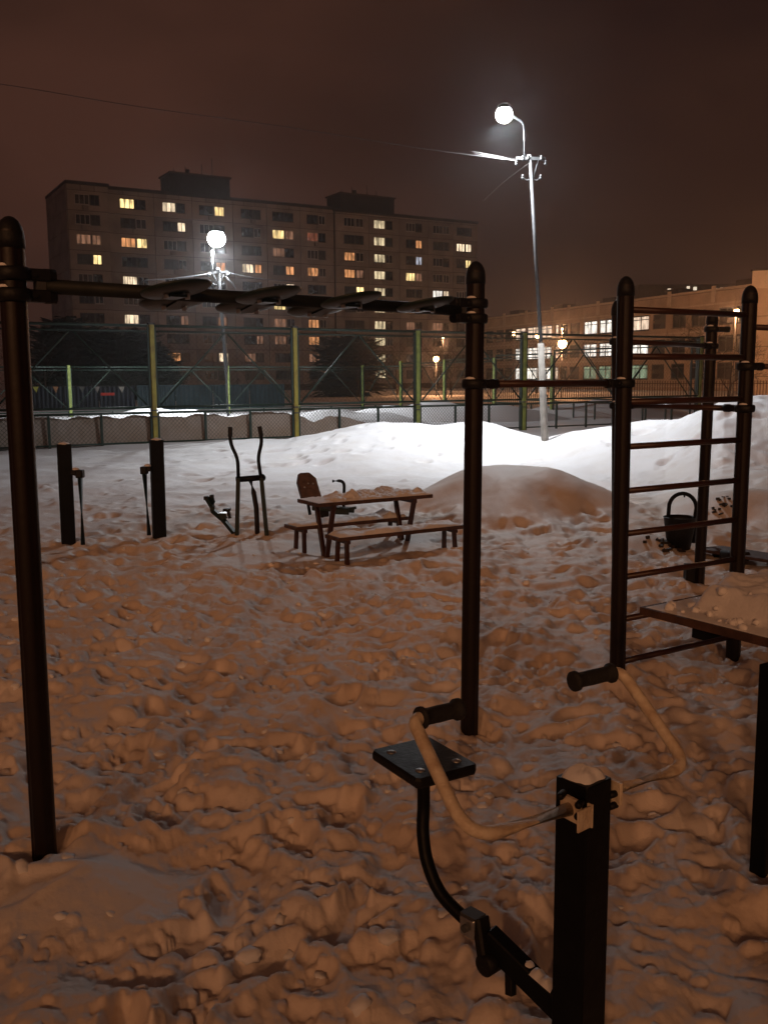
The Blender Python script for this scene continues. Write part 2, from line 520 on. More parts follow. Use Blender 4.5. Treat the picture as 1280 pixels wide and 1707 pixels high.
def window(cx, cy, rad):
    rc = math.hypot(cx, cy); t = math.atan2(cx, cy); da = rad / rc
    j0 = int((t - da - thf[0]) / dth); j1 = int((t + da - thf[0]) / dth) + 2
    i0 = ri0 + int((math.log(max(1.16, rc - rad)) - logr0) / lk); i1 = ri0 + int((math.log(rc + rad) - logr0) / lk) + 2
    j0 = max(0, j0); j1 = min(nfine, j1)
    return slice(max(ri0, i0), min(NR, i1)), slice(j0, j1)


def stamp_print(cx, cy, ang, L, Wd, depth, rim, strength=1.0):
    si, sj = window(cx, cy, L * .95)
    x = X_f[si, sj] - cx; y = Y_f[si, sj] - cy
    if x.size < 4: return
    c, s = math.cos(ang), math.sin(ang)
    u = (x * c + y * s) / (L / 2); v = (-x * s + y * c) / (Wd / 2)
    u = u + .12 * v * v * np.sign(u)
    q = np.sqrt(u * u + (v * (1 + .25 * u)) ** 2)
    h = det_f[si, sj]; t = tr_f[si, sj]
    k = sstep((1.12 - q) / .42) * strength
    base = float(np.mean(h))
    floor = base - depth + .0015 * np.sin(u * 12)
    ring = np.exp(-((q - 1.28) / .2) ** 2) * rim * (.55 + .9 * np.clip(u * c + .6, 0, 1.3))
    h[:] = h * (1 - k * .88) + floor * k * .88 + ring * (strength)


def stamp_clod(cx, cy, r, hgt, ang):
    si, sj = window(cx, cy, r * 1.6)
    x = X_f[si, sj] - cx; y = Y_f[si, sj] - cy
    if x.size < 4: return
    c, s = math.cos(ang), math.sin(ang)
    u = (x * c + y * s) / (r * 1.35); v = (-x * s + y * c) / r
    q = np.maximum(np.sqrt(u * u + v * v), .8 * (np.abs(u) + np.abs(v)) * .9)
    h = det_f[si, sj]
    base = float(np.mean(h))
    dome = base - .2 * hgt + 1.1 * hgt * np.clip(1 - q ** 2.4, 0, 1) ** .7
    k = (q < 1)
    h[:] = np.where(k, np.maximum(h, dome), h)


def rpos(r0, r1, amax=.62):
    q = math.sqrt(random.uniform(r0 * r0, r1 * r1)); a = random.uniform(-amax, amax)
    return q * math.sin(a), q * math.cos(a)


prints = []
for i in range(1500):
    x, y = rpos(1.7, 15.5)
    prints.append((x, y))
for (x, y) in prints:
    mx_, my_ = macro(np.array([x]), np.array([y])); tv = float(trample(np.array([x]), np.array([y]), my_)[0])
    if random.random() > tv + .02: continue
    stamp_print(x, y, random.choice((0.4, 1.2, 1.57, 1.9, 2.6, 0.0)) + random.gauss(0, .35), random.uniform(.25, .36), random.uniform(.11, .16),
                random.uniform(.03, .08), random.uniform(.006, .03), random.uniform(.3, .85))
# single tracks over the smooth bank
for (px_, py_, n_, dx_, dy_) in ((500, 760, 6, .25, .62), (560, 770, 5, .5, .3), (530, 745, 4, .3, .5), (420, 770, 8, -.2, .6), (1010, 770, 9, .55, -.18), (330, 790, 10, .3, .55), (700, 770, 5, .3, .5), (60, 800, 14, .5, .4), (150, 770, 10, .45, .3), (1100, 790, 8, .6, .2), (900, 775, 6, .6, .1)):
    p = atz(px_, py_, 0.1)
    for k_ in range(n_):
        stamp_print(p.x + dx_ * k_ + random.gauss(0, .12), p.y + dy_ * k_ + random.gauss(0, .12), math.atan2(dy_, dx_) + random.gauss(0, .3),
                    random.uniform(.32, .46), random.uniform(.18, .26), random.uniform(.05, .11), random.uniform(.01, .03), .9)
for i in range(8000):
    if random.random() < .72:
        x, y = random.choice(prints); x += random.gauss(0, .13); y += random.gauss(0, .13)
        if y < 1.5 or y > 15: continue
    else:
        x, y = rpos(1.6, 13.5)
    if not (-.62 < math.atan2(x, y) < .62): continue
    _, my_ = macro(np.array([x]), np.array([y]))
    if random.random() < my_[0]: continue
    rd = min(.085, random.lognormvariate(math.log(.026), .45))
    stamp_clod(x, y, rd, rd * random.uniform(.45, .95), random.uniform(0, 3.14))
# the newest boot prints, still distinct, in loose trails
for k_ in range(24):
    x, y = rpos(1.9, 11); hd_ = random.choice((1.2, 1.6, 2.0, .3, -.4)) + random.gauss(0, .3); sd_ = 1
    for q_ in range(random.randint(3, 9)):
        ox, oy = -math.sin(hd_) * .11 * sd_, math.cos(hd_) * .11 * sd_
        if y + oy > 1.7 and y < 12 and abs(math.atan2(x, y)) < .6 and float(macro(np.array([x]), np.array([y]))[1][0]) < .3:
            stamp_print(x + ox, y + oy, hd_ + random.gauss(0, .1), random.uniform(.28, .33), random.uniform(.105, .13), random.uniform(.03, .055), random.uniform(.008, .022), 1.0)
        x += math.cos(hd_) * .62; y += math.sin(hd_) * .62; sd_ = -sd_; hd_ += random.gauss(0, .06)
# melted hollows with a trodden rim round the feet of the posts
for (px_, py_) in ((75, 1421), (782, 1206), (1028, 1137), (1221, 1090), (1164, 975), (115, 906), (266, 890), (1277, 1470)):
    p = atz(px_, py_, 0); q_ = np.hypot(GX - p.x, GY - p.y)
    ang_ = np.arctan2(GY - p.y, GX - p.x)
    det += (.035 * np.exp(-((q_ - .135 - .02 * np.sin(ang_ * 3 + px_)) / .05) ** 2) - .03 * np.exp(-(q_ / .065) ** 2)) * (.6 + .5 * np.sin(ang_ * 2 + py_)).clip(.1, 1)
# a little settling of the trodden snow
for _ in range(1):
    for k_ in range(2):
        det[:, 2:-2] = (det[:, :-4] + 4 * det[:, 1:-3] + 6 * det[:, 2:-2] + 4 * det[:, 3:-1] + det[:, 4:]) / 16
    det[1:-1] = (det[:-2] + 2 * det[1:-1] + det[2:]) / 4
# crumbly grain over everything
crumb = np.clip(.25 + 1.6 * perlin(GX * 1.4, GY * 1.4, 33), 0, 1)
for i in range(15000):      # granular crumbs, clustered
    if random.random() < .75:
        x, y = random.choice(prints); x += random.gauss(0, .11); y += random.gauss(0, .11)
    else: x, y = rpos(1.6, 8)
    if y < 1.5 or math.hypot(x, y) > 8.5 or not (-.62 < math.atan2(x, y) < .62): continue
    if float(perlin(np.array(x * 1.3), np.array(y * 1.3), 33)) < -.12: continue
    rd = min(.04, random.lognormvariate(math.log(.014), .4))
    stamp_clod(x, y, rd, rd * random.uniform(.4, .8), random.uniform(0, 3.14))
det += near * (.4 + .6 * tr) * (.006 * perlin(GX * 12, GY * 12, 12) + .0035 * perlin(GX * 27, GY * 27, 13) * sstep((9 - R) / 3)
                     + .0025 * perlin(GX * 61, GY * 61, 14) * sstep((5 - R) / 2))
# soft wind-shaped lumps on the mounds and the bank
det += mm * (.03 * perlin(GX * 1.2, GY * 1.2, 15) + .014 * perlin(GX * 2.7, GY * 2.7, 16)) + near * (1 - tr) * (.03 * perlin(GX * .9, GY * .9, 17) + .012 * perlin(GX * 3.1, GY * 3.1, 18))
far_swell = (1 - near) * (.08 * perlin(GX * .12, GY * .12, 19)) - sstep((R - 26) / 20) * .12
GZ = mac + det * near + far_swell
nR, nT = GX.shape
V = np.stack([GX, GY, GZ], -1).reshape(-1, 3)
I = np.arange(nR * nT).reshape(nR, nT)
I2 = np.concatenate([I, I[:, :1]], axis=1)
F = np.stack([I2[:-1, :-1], I2[1:, :-1], I2[1:, 1:], I2[:-1, 1:]], -1).reshape(-1, 4)[:, ::-1]
V = np.vstack([V, [[0, 0, float(GZ[0].mean())]]])
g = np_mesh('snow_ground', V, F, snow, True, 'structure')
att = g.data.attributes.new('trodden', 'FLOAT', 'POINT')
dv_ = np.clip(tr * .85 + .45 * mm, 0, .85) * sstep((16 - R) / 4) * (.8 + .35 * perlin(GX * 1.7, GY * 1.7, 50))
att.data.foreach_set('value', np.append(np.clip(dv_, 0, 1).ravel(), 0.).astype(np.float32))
cap = np.stack([np.full(nT, len(V) - 1), I2[0, :-1], I2[0, 1:]], -1)


def gz(x, y):
    """height of the snow at x,y"""
    r = math.hypot(x, y); t = math.atan2(x, y)
    i = int(np.clip(np.searchsorted(rr_, r) - 1, 0, nR - 2)); j = int(np.clip(np.searchsorted(th, t) - 1, 0, nT - 2))
    fr = (r - rr_[i]) / (rr_[i + 1] - rr_[i]); ft = (t - th[j]) / (th[j + 1] - th[j])
    return float((GZ[i, j] * (1 - ft) + GZ[i, j + 1] * ft) * (1 - fr) + (GZ[i + 1, j] * (1 - ft) + GZ[i + 1, j + 1] * ft) * fr)


# loose lumps of snow kicked over the surface
bm = bmesh.new(); bmesh.ops.create_icosphere(bm, subdivisions=2, radius=1.0)
ico_v = np.array([v.co[:] for v in bm.verts]); ico_f = np.array([[v.index for v in f.verts] for f in bm.faces]); bm.free()
VV, FF = [], []; k = 0
for i in range(1500):
    if random.random() < .85:
        x, y = random.choice(prints); x += random.gauss(0, .16); y += random.gauss(0, .16)
    else: x, y = rpos(1.6, 9)
    rr0 = math.hypot(x, y)
    if rr0 > 9.5 or y < 1.4 or abs(math.atan2(x, y)) > .6: continue
    s_ = min(.026, random.lognormvariate(math.log(.015), .45))
    v = ico_v * (1 + .5 * perlin(ico_v[:, 0] * 1.5 + i, ico_v[:, 1] * 1.5 + ico_v[:, 2] * 1.3, 20))[:, None]
    v = v * np.array([s_ * random.uniform(.8, 1.5), s_ * random.uniform(.8, 1.4), s_ * random.uniform(.6, .95)])
    a = random.uniform(0, 6.28); c_, s2 = math.cos(a), math.sin(a)
    v = np.stack([v[:, 0] * c_ - v[:, 1] * s2, v[:, 0] * s2 + v[:, 1] * c_, v[:, 2]], -1)
    v += np.array([x, y, gz(x, y) - s_ * .3])
    VV.append(v); FF.append(ico_f + k); k += len(v)
np_mesh('snow_lumps', np.vstack(VV), np.vstack(FF), snow, True, 'stuff')

# ------------------------------------------------------------------ apartment block
U = Vector((0.866, 0.5, 0)); N = Vector((-0.5, 0.866, 0))          # along the facade, away from the camera


def on_line(p0, px_, py=430):
    """distance along U from p0 where the facade is seen at photo column px_"""
    r = ray(px_, py); a = r.x / r.y
    return (a * p0.y - p0.x) / (U.x - a * U.y)


A0 = at(110, 300, 141.2); A0.z = 0
tR = on_line(A0, 795, 400)
t1 = on_line(A0, 184, 400); t2 = on_line(A0, 559, 450)
apt = thing('apartment_building', A0, 'long ten storey panel apartment block with scattered lit windows behind the court', 'building')
AZT = at(110, 300, 141.2).z; ROOF = at(795, 378, (A0 + U * tR).y).z
FL = 2.8; Z0 = 1.9
DEP = 14.0
# three sections, the middle one set a little back
secs = [(0, t1, 0.0, AZT), (t1, t2, 0.5, AZT - .2), (t2, tR, 0.0, AZT - .5)]
ZT = AZT


def slab(a, b, off, z0, z1, m, name, par, dep=DEP):
    mb = MB(); p = A0 + U * ((a + b) / 2) + N * (off + dep / 2); mb.box((p.x, p.y, (z0 + z1) / 2), (b - a, dep, z1 - z0), (U, N, Vector((0, 0, 1))))
    return mb.build(name, m, par)


for a, b, off, zt in secs:
    w_ = slab(a, b, off, -1, zt - .4, joint_mat, 'wall', apt)
    slab(a - .15, b + .15, off - .25, zt - .4, zt, roof_mat, 'roof_edge', w_, DEP + .5)
# facade panels with recessed joints: one per storey and bay, plus the tall attic panels
colpx = [(129, 170), (205, 248), (275, 313), (336, 378), (405, 438), (457, 492), (514, 545), (573, 606), (623, 654), (676, 703), (721, 748), (760, 785)]
cols = []
for a, b in colpx:
    cols.append((on_line(A0, a), on_line(A0, b)))
edges = []
pan_meshes = {}


def panel(a, b, off, z0, z1, m, par, th_=.14, name='panel', hole=None):
    mb = MB(); g_ = .05
    if hole is None:
        p = A0 + U * ((a + b) / 2) + N * (off - th_ / 2)
        mb.box((p.x, p.y, (z0 + z1) / 2), (b - a - 2 * g_, th_, z1 - z0 - 2 * g_), (U, N, Vector((0, 0, 1))))
    else:
        c, d, e_, f_ = hole
        for (aa, bb, zz0, zz1) in ((a + g_, c, z0 + g_, z1 - g_), (d, b - g_, z0 + g_, z1 - g_), (c, d, z0 + g_, e_), (c, d, f_, z1 - g_)):
            p = A0 + U * ((aa + bb) / 2) + N * (off - th_ / 2)
            mb.box((p.x, p.y, (zz0 + zz1) / 2), (bb - aa, th_, zz1 - zz0), (U, N, Vector((0, 0, 1))))
    return mb.build(name, m, par)


def secof(t):
    for a, b, off, zt in secs:
        if a <= t <= b: return off, a, b, zt
    return secs[-1][2], secs[-1][0], secs[-1][1], secs[-1][3]


bounds = [0]
for i in range(len(cols) - 1):
    m_ = (cols[i][1] + cols[i + 1][0]) / 2
    for s_ in (t1, t2):
        if abs(m_ - s_) < 2.8: m_ = s_
    bounds.append(m_)
bounds.append(tR)
wins = []      # (t centre, z centre, width, obj)
frame_cache = {}


def window(par, tc_, off, zc, w, h, np_, fm, gm, sill=True, O=None, UU=None, NN=None, depth=.10, label=None):
    """window frame with mullions (part) and its glass (sub-part)"""
    O = O or A0; UU = UU or U; NN = NN or N
    p = O + UU * tc_ + NN * (off)
    key = (round(w, 2), round(h, 2), np_, fm.name, round(UU.x, 3))
    if key not in frame_cache:
        mb = MB(); t = .15 if O is not A0 else .09; Z = Vector((0, 0, 1))
        for s_ in (-1, 1):
            mb.box(UU * (s_ * (w / 2 - t / 2)), (t, depth, h), (UU, NN, Z))
            mb.box(Z * (s_ * (h / 2 - t / 2)), (w - 2 * t, depth, t), (UU, NN, Z))
        for q in range(1, np_):
            mb.box(UU * (-w / 2 + w * q / np_), (t, depth * .9, h - 2 * t), (UU, NN, Z))
        if sill: mb.box(Z * (-h / 2 - .05) - NN * .08, (w + .2, .22, .05), (UU, NN, Z))
        me = mb.build('window', fm).data; bpy.data.objects.remove(bpy.data.objects[-1]) if False else None
        gb = MB(); gb.box(NN * .02, (w - .1, .03, h - .1), (UU, NN, Z))
        frame_cache[key] = (me, gb)
        tmp = [o for o in C.objects if o.data == me]
        for o in tmp: bpy.data.objects.remove(o)
    me, gb = frame_cache[key]
    o = bpy.data.objects.new('window', me); C.objects.link(o); o.parent = par
    o.location = Vector((p.x, p.y, zc)) - OFF[par.name]
    gk = key + (gm.name,)
    if gk not in frame_cache:
        gme = bpy.data.meshes.new('pane'); gme.from_pydata([tuple(v) for v in gb.v], [], gb.f); gme.materials.append(gm)
        frame_cache[gk] = gme
    q = bpy.data.objects.new('pane', frame_cache[gk]); C.objects.link(q); q.parent = o
    return o, q, gb, key


def relight(q, gb, key, gm):
    gk = key + (gm.name,)
    if gk not in frame_cache:
        gme = bpy.data.meshes.new('pane'); gme.from_pydata([tuple(v) for v in gb.v], [], gb.f); gme.materials.append(gm)
        frame_cache[gk] = gme
    q.data = frame_cache[gk]


WH = 1.45
for ci, (a, b) in enumerate(cols):
    ba, bb = bounds[ci], bounds[ci + 1]
    off, sa, sb, zt = secof((a + b) / 2)
    for fl in range(11):
        z0 = Z0 - .9 - .2 + FL * fl; z1 = z0 + FL
        if fl == 10:
            z1 = zt - .45
            n_ = 3
            for q in range(n_):
                panel(ba + (bb - ba) * q / n_, ba + (bb - ba) * (q + 1) / n_, off, z0, z1, random.choice((panel_wall, panel_wall_b)), apt)
            continue
        pm = random.choice((panel_wall, panel_wall_b, panel_wall, panel_wall_c))
        wz0, wz1 = z0 + .85, z0 + .85 + WH
        panel(ba, bb, off, z0, z1, pm, apt, hole=(a, b, wz0, wz1))
        stair = (ci == 8)
        w = b - a
        split = .56 if ci % 2 else .60
        units = [(a, a + w * split, 3), (a + w * (split + .04), b, 2)]
        for (ua, ub, np_) in units:
            gm = random.choice((glass_dark, glass_dark, glass_grey))
            o, q, gb, key = window(apt, (ua + ub) / 2, off - .03, (wz0 + wz1) / 2, round(ub - ua, 1), WH, np_, random.choice((frame_white, frame_dark, frame_dark)), gm)
            c3 = A0 + U * ((ua + ub) / 2) + N * off; c3.z = (wz0 + wz1) / 2
            d = c3 - Vector((0, 0, EYE)); dz = d.dot(fw)
            sxp = W0 / 2 + FPX * d.dot(rt) / dz; syp = H0 / 2 - FPX * d.dot(up) / dz
            wins.append([sxp, syp, q, gb, key, False])
        if random.random() < .16:      # air conditioner box under the sill
            mb = MB(); p = A0 + U * (a + w * random.uniform(.3, .7)) + N * (off - .42)
            mb.box((p.x, p.y, wz0 - .45), (.8, .32, .55), (U, N, Vector((0, 0, 1))), .03)
            mb.build('air_conditioner', panel_wall_c, apt)
lit = [(217, 350, 'y'), (283, 355, 'w'), (307, 390, 'w'), (135, 408, 'd'), (170, 411, 'd'), (168, 443, 'y'), (216, 413, 'o'), (243, 415, 'y'), (362, 365, 'y'),
       (222, 472, 'w'), (296, 516, 'y'), (227, 537, 'w'), (309, 540, 'd'), (371, 516, 'd'), (371, 541, 'd'), (292, 600, 'o'), (413, 458, 'w'), (432, 459, 'o'),
       (362, 452, 'o'), (464, 378, 'y'), (484, 378, 'd'), (523, 381, 'r'), (464, 408, 'd'), (525, 440, 'o'), (484, 464, 'o'), (482, 488, 'w'), (465, 521, 'y'),
       (465, 545, 'd'), (525, 547, 'o'), (525, 576, 'o'), (470, 576, 'd'), (425, 573, 'd'), (525, 603, 'd'), (576, 415, 'o'), (598, 444, 'd'), (584, 469, 'o'),
       (600, 469, 'y'), (693, 398, 'o'), (693, 425, 'c'), (683, 450, 'y'), (697, 450, 'd'), (770, 407, 'w'), (780, 407, 'w'), (780, 433, 'y'), (732, 503, 'S'),
       (743, 503, 'w'), (690, 528, 'o'), (728, 531, 'd'), (689, 550, 'd'), (728, 551, 'd'), (582, 576, 'o'), (582, 603, 'd'), (600, 603, 'd'), (739, 578, 'd'),
       (540, 628, 'd'), (420, 600, 'd'), (362, 600, 'w')]
for x, y, c in lit:
    w_ = min((w for w in wins if not w[5]), key=lambda w: (w[0] - x) ** 2 + (1.3 * (w[1] - y)) ** 2)
    relight(w_[2], w_[3], w_[4], LIT[c]); w_[5] = True
for w_ in wins:
    if 620 < w_[0] < 637 and not w_[5]: relight(w_[2], w_[3], w_[4], LIT['s'])
# gable wall panels, left end
for fl in range(11):
    z0 = Z0 - 1.1 + FL * fl; gh = min(FL, AZT - .45 - z0)
    for q in range(3):
        mb = MB(); s0 = DEP * q / 3; p = A0 + N * (s0 + DEP / 6)
        mb.box((p.x - U.x * .06, p.y - U.y * .06, z0 + gh / 2), (.12, DEP / 3 - .08, gh - .08), (U, N, Vector((0, 0, 1)))); mb.build('gable_panel', panel_wall_c, apt)
# lift machine rooms on the roof
for (xa, xb, h_) in ((285, 384, 3.2), (567, 657, 3.0)):
    ta, tb = on_line(A0 + N * 2.5, xa, 310), on_line(A0 + N * 2.5, xb, 340); z0 = secof((ta + tb) / 2)[3]
    mb = MB(); p = A0 + U * ((ta + tb) / 2) + N * 5.0
    mb.box((p.x, p.y, z0 + h_ / 2), (tb - ta, 5.0, h_), (U, N, Vector((0, 0, 1)))); o = mb.build('lift_room', roof_mat, apt)
    mb = MB(); mb.box((p.x, p.y, z0 + h_ + .12), (tb - ta + .5, 5.5, .24), (U, N, Vector((0, 0, 1))))
    mb.build('lift_room_roof', joint_mat, o)
    mb = MB()
    for t_, hh in ((.15, 1.2), (.34, 1.8), (.62, 2.4), (.8, 3.4 if xa < 400 else 1.6)):
        q = p + U * ((t_ - .5) * (tb - ta)); mb.cyl((q.x, q.y, z0 + h_), (q.x, q.y, z0 + h_ + hh), .06, n=6)
    mb.cyl(*[(p.x - U.x * 1.2, p.y - U.y * 1.2, z0 + h_ + e_) for e_ in (0, 1.3)], .35, n=8)
    mb.build('roof_mast', roof_mat, o)

# ------------------------------------------------------------------ school block (right)
S0 = Vector((44.0, 110.0, 0)); SU = Vector((-0.38, 0.925, 0)).normalized(); SN = Vector((0.925, 0.38, 0))   # along to the left/far, depth


def s_line(px_):
    r = ray(px_, 560); a = r.x / r.y
    return (a * S0.y - S0.x) / (SU.x - a * SU.y)


s_end = s_line(800)
school = thing('school_building', S0, 'three storey orange lit school block with tall classroom windows behind the court', 'building')
sz = lambda px_, py_: at(px_, py_, (S0 + SU * s_line(px_)).y).z
S_TOP = sz(1070, 497)
S_ROW = [sz(1070, 539), sz(1070, 580), sz(1070, 620)]
Zv = Vector((0, 0, 1))


def sbox(a, b, off, dep, z0, z1, m, name, par=None):
    mb = MB(); p = S0 + SU * ((a + b) / 2) + SN * (off + dep / 2)
    mb.box((p.x, p.y, (z0 + z1) / 2), (abs(b - a), dep, z1 - z0), (SU, SN, Zv)); return mb.build(name, m, par or school)


s_w = sbox(0, s_end, 0.0, 12, -1, S_TOP - .25, joint_mat, 'wall')
sbox(-.2, s_end + .2, -.45, 12.5, S_TOP - .25, S_TOP, school_trim, 'roof_edge', s_w)
sc_px = [(1238, 1), (1215, 1), (1165, 1), (1133, 1), (1100, 2), (1070, 3), (1036, 1), (1011, 3), (986, 3), (960, 2), (940, 1), (930, 4), (915, 3), (889, 3), (869, 3), (850, 1), (835, 1), (818, 1)]
s_cols = [(s_line(p), k_) for p, k_ in sc_px]
sb_ = [0] + [(s_cols[i][0] + s_cols[i + 1][0]) / 2 for i in range(len(s_cols) - 1)] + [s_end]
rowz = [S_ROW[2], S_ROW[1], S_ROW[0]]
fh = (S_ROW[0] - S_ROW[2]) / 2
for i, (t_, k_) in enumerate(s_cols):
    a, b = sb_[i], sb_[i + 1]
    wid = {1: 2.6, 2: 2.6, 3: 3.6, 4: 1.0}[k_]
    wid = min(wid, b - a - .5)
    tt = min(max(t_, a + wid / 2 + .2), b - wid / 2 - .2)
    for ri, zc in enumerate(rowz):
        hh = 2.0 if k_ != 2 else 1.9
        z0 = zc - fh / 2; z1 = zc + fh / 2
        if ri == 2: z1 = S_TOP - .3
        if ri == 0: z0 = -.2
        mb = MB()
        for (aa, bb, c0, c1) in ((a + .03, tt - wid / 2, z0 + .03, z1 - .03), (tt + wid / 2, b - .03, z0 + .03, z1 - .03), (tt - wid / 2, tt + wid / 2, z0 + .03, zc - hh / 2), (tt - wid / 2, tt + wid / 2, zc + hh / 2, z1 - .03)):
            if bb - aa < .02: continue
            p = S0 + SU * ((aa + bb) / 2) - SN * .13
            mb.box((p.x, p.y, (c0 + c1) / 2), (bb - aa, .26, c1 - c0), (SU, SN, Zv))
        mb.build('panel', school_wall, school)
        gm = glass_dark
        if k_ == 3: gm = (LIT['G'], LIT['S'], LIT['P'])[ri]
        if k_ == 3 and ri == 0 and 860 < sc_px[i][0] < 925: gm = LIT['S']
        if k_ == 3 and ri == 2 and sc_px[i][0] > 980: gm = LIT['S'] if sc_px[i][0] < 1060 else LIT['P']
        if k_ == 4: gm = LIT['P']
        if k_ == 2:
            for dz in (-.55, .55):
                window(school, tt, -.15, zc + dz, round(wid, 1), .8, 1, frame_dark, glass_grey, False, S0, SU, SN)
        else:
            o, q, gb, key = window(school, tt, -.15, zc, round(wid, 1), hh, 2 if k_ != 4 else 1, frame_dark, gm, True, S0, SU, SN)
            mb = MB(); p = S0 + SU * tt - SN * .17
            mb.box((p.x, p.y, zc + .45), (wid - .12, .07, .10), (SU, SN, Zv)); mb.build('transom', frame_dark, o)
            bpy.data.objects[-1] if False else None
            tr_o = [c for c in o.children if c.name.startswith('transom')][0]; tr_o.location = -o.location
    # string courses
for zc in (rowz[0] + fh / 2, rowz[1] + fh / 2, rowz[2] + fh / 2 - .1, rowz[0] - fh / 2 - .3):
    sbox(0, s_end, -.34, .075, zc - .1, zc + .1, school_trim, 'string_course')
for i in range(0, len(sb_), 2):      # parapet piers
    sbox(sb_[i] - .35, sb_[i] + .35, -.38, .10, rowz[2] + fh / 2 + .1, S_TOP + .35, school_trim, 'pier')
for q in range(5):
    t_ = s_end * (.12 + .2 * q)
    mb = MB(); p = S0 + SU * t_ + SN * 5
    mb.box((p.x, p.y, S_TOP + .6), (3.2, 2.4, 1.2), (SU, SN, Zv)); mb.cyl((p.x + 2, p.y + 1, S_TOP), (p.x + 2, p.y + 1, S_TOP + 2.2), .05, n=6)
    mb.build('roof_vent', roof_mat, school)

# nearer block at the right edge of the photo
B0 = at(1249, 600, 88)
blk = thing('annex_building', (B0.x, B0.y, 0), 'blank rendered building lit orange, at the right edge behind the snow bank', 'building')
bz = at(1249, 452, 88).z
BX, BY = Vector((.88, -.475, 0)), Vector((.475, .88, 0))
bc = Vector((B0.x, B0.y, 0)) + BX * 8 + BY * 6
mb = MB(); mb.box((bc.x, bc.y, (bz - 1.55 - 1) / 2), (16, 12, bz - 1.55 + 1), (BX, BY, Zv)); mb.build('wall', school_wall, blk)
mb = MB(); mb.box((bc.x, bc.y, bz - .77), (16.2, 12.2, 1.54), (BX, BY, Zv)); mb.build('parapet', school_trim, blk)
mb = MB(); mb.box((bc.x, bc.y, bz + .06), (16.5, 12.5, .12), (BX, BY, Zv)); mb.build('coping', roof_mat, blk)
for q in range(4):
    fc_ = bc - BY * 6.03; mb = MB(); mb.box((fc_.x, fc_.y, 1.6 + q * 2.7), (15.9, .05, .05), (BX, BY, Zv)); mb.build('joint_strip', joint_mat, blk)

# far dark block with a few lights over the school roof
FB = at(1100, 500, 260)
fb = thing('distant_building', (FB.x, FB.y, 0), 'dark distant block with a few small lights showing over the school roof', 'building')
ftop = at(1150, 474, 260).z
mb = MB(); mb.box((FB.x + 12, FB.y + 5, ftop / 2), (36, 10, ftop)); mb.build('wall', roof_mat, fb)
for (x, y) in ((1115, 484), (1147, 480), (1158, 481), (1192, 483), (1203, 482)):
    p = at(x, y, 259.9); mb = MB(); mb.box((p.x, FB.y - .02, p.z), (.9, .06, .9)); mb.build('window', white_small, fb)

# ------------------------------------------------------------------ court fence in front, and its far sides
FA = at(256, 640, 24.7); FA.z = 0


def fence_pt(i):
    return FA + U * (4.0 * i)


front = thing('court_fence', (FA.x, FA.y, 0), 'tall green mesh fence with yellow posts and diagonal braces just beyond the snow bank', 'fence')
FT = 3.0
wire_cell = .075


def mesh_panel(a, b, z0, z1, cell, r, par, name='wire_mesh'):
    """chain link wires between two posts"""
    d = (b - a); L = d.length; d = d.normalized(); n_ = Vector((-d.y, d.x, 0)); Hh = z1 - z0
    mb = MB(); step = cell * 1.414
    for sgn in (1, -1):
        k0 = -Hh
        s_ = k0
        while s_ < L:
            # line: along = s + sgn-adjusted height
            u0, u1 = max(0, s_), min(L, s_ + Hh)
            if u1 - u0 > .02:
                h0, h1 = u0 - s_, u1 - s_
                if sgn > 0: pa, pb = a + d * u0 + Zv * (z0 + h0), a + d * u1 + Zv * (z0 + h1)
                else: pa, pb = a + d * u0 + Zv * (z1 - h0), a + d * u1 + Zv * (z1 - h1)
                e = (pb - pa).normalized(); q = e.cross(n_) * r; w = n_ * (r * sgn)
                k = len(mb.v)
                mb.v += [pa + q, pa - q, pa + w, pb + q, pb - q, pb + w]
                mb.f += [(k, k + 1, k + 4, k + 3), (k + 1, k + 2, k + 5, k + 4), (k + 2, k, k + 3, k + 5)]; mb.sm += [False] * 3
            s_ += step
    o = mb.build(name, wire_mat, par); o['kind'] = 'stuff'; return o


def fence_bay(root, a, b, zb, zt, mid, third=3, brace=True, mesh=True, lowmesh=True, gp_=green_paint):
    d = (b - a).normalized(); n_ = Vector((-d.y, d.x, 0)); Ld = (b - a).length
    g_ = .09
    aa, bb = a + d * g_, b - d * g_
    P = lambda p, z: Vector((p.x, p.y, z))
    for z, r in ((zt, .035), (zt - .14, .022), (mid, .03), (mid + .14, .03), (zb + .06, .022)):
        mb = MB(); mb.cyl(P(aa, z), P(bb, z), r, n=8); mb.build('rail', gp_, root)
    for q in range(third + 1):
        p = aa.lerp(bb, q / third)
        mb = MB(); mb.box((p.x, p.y, (zb - .4 + mid) / 2), (.055, .055, mid - zb + .4 - .03), (d, n_, Zv)); mb.build('panel_post', gp_, root)
    for p in (aa, bb):
        mb = MB(); mb.box((p.x, p.y, (mid + .17 + zt - .04) / 2), (.05, .05, zt - .04 - mid - .17), (d, n_, Zv)); mb.build('frame_post', gp_, root)
    if brace:
        m_ = (aa + bb) / 2
        for p in (aa + d * .08, bb - d * .08):
            mb = MB(); mb.cyl(P(m_ + (p - m_) * .03, zt - .17), P(p, mid + .19), .024, n=6); mb.build('brace', gp_, root)
    if lowmesh: mesh_panel(aa, bb, zb + .03, mid, wire_cell, .0040, root)
    if mesh: mesh_panel(aa, bb, mid + .17, zt - .14, wire_cell * 1.3, .0022, root)


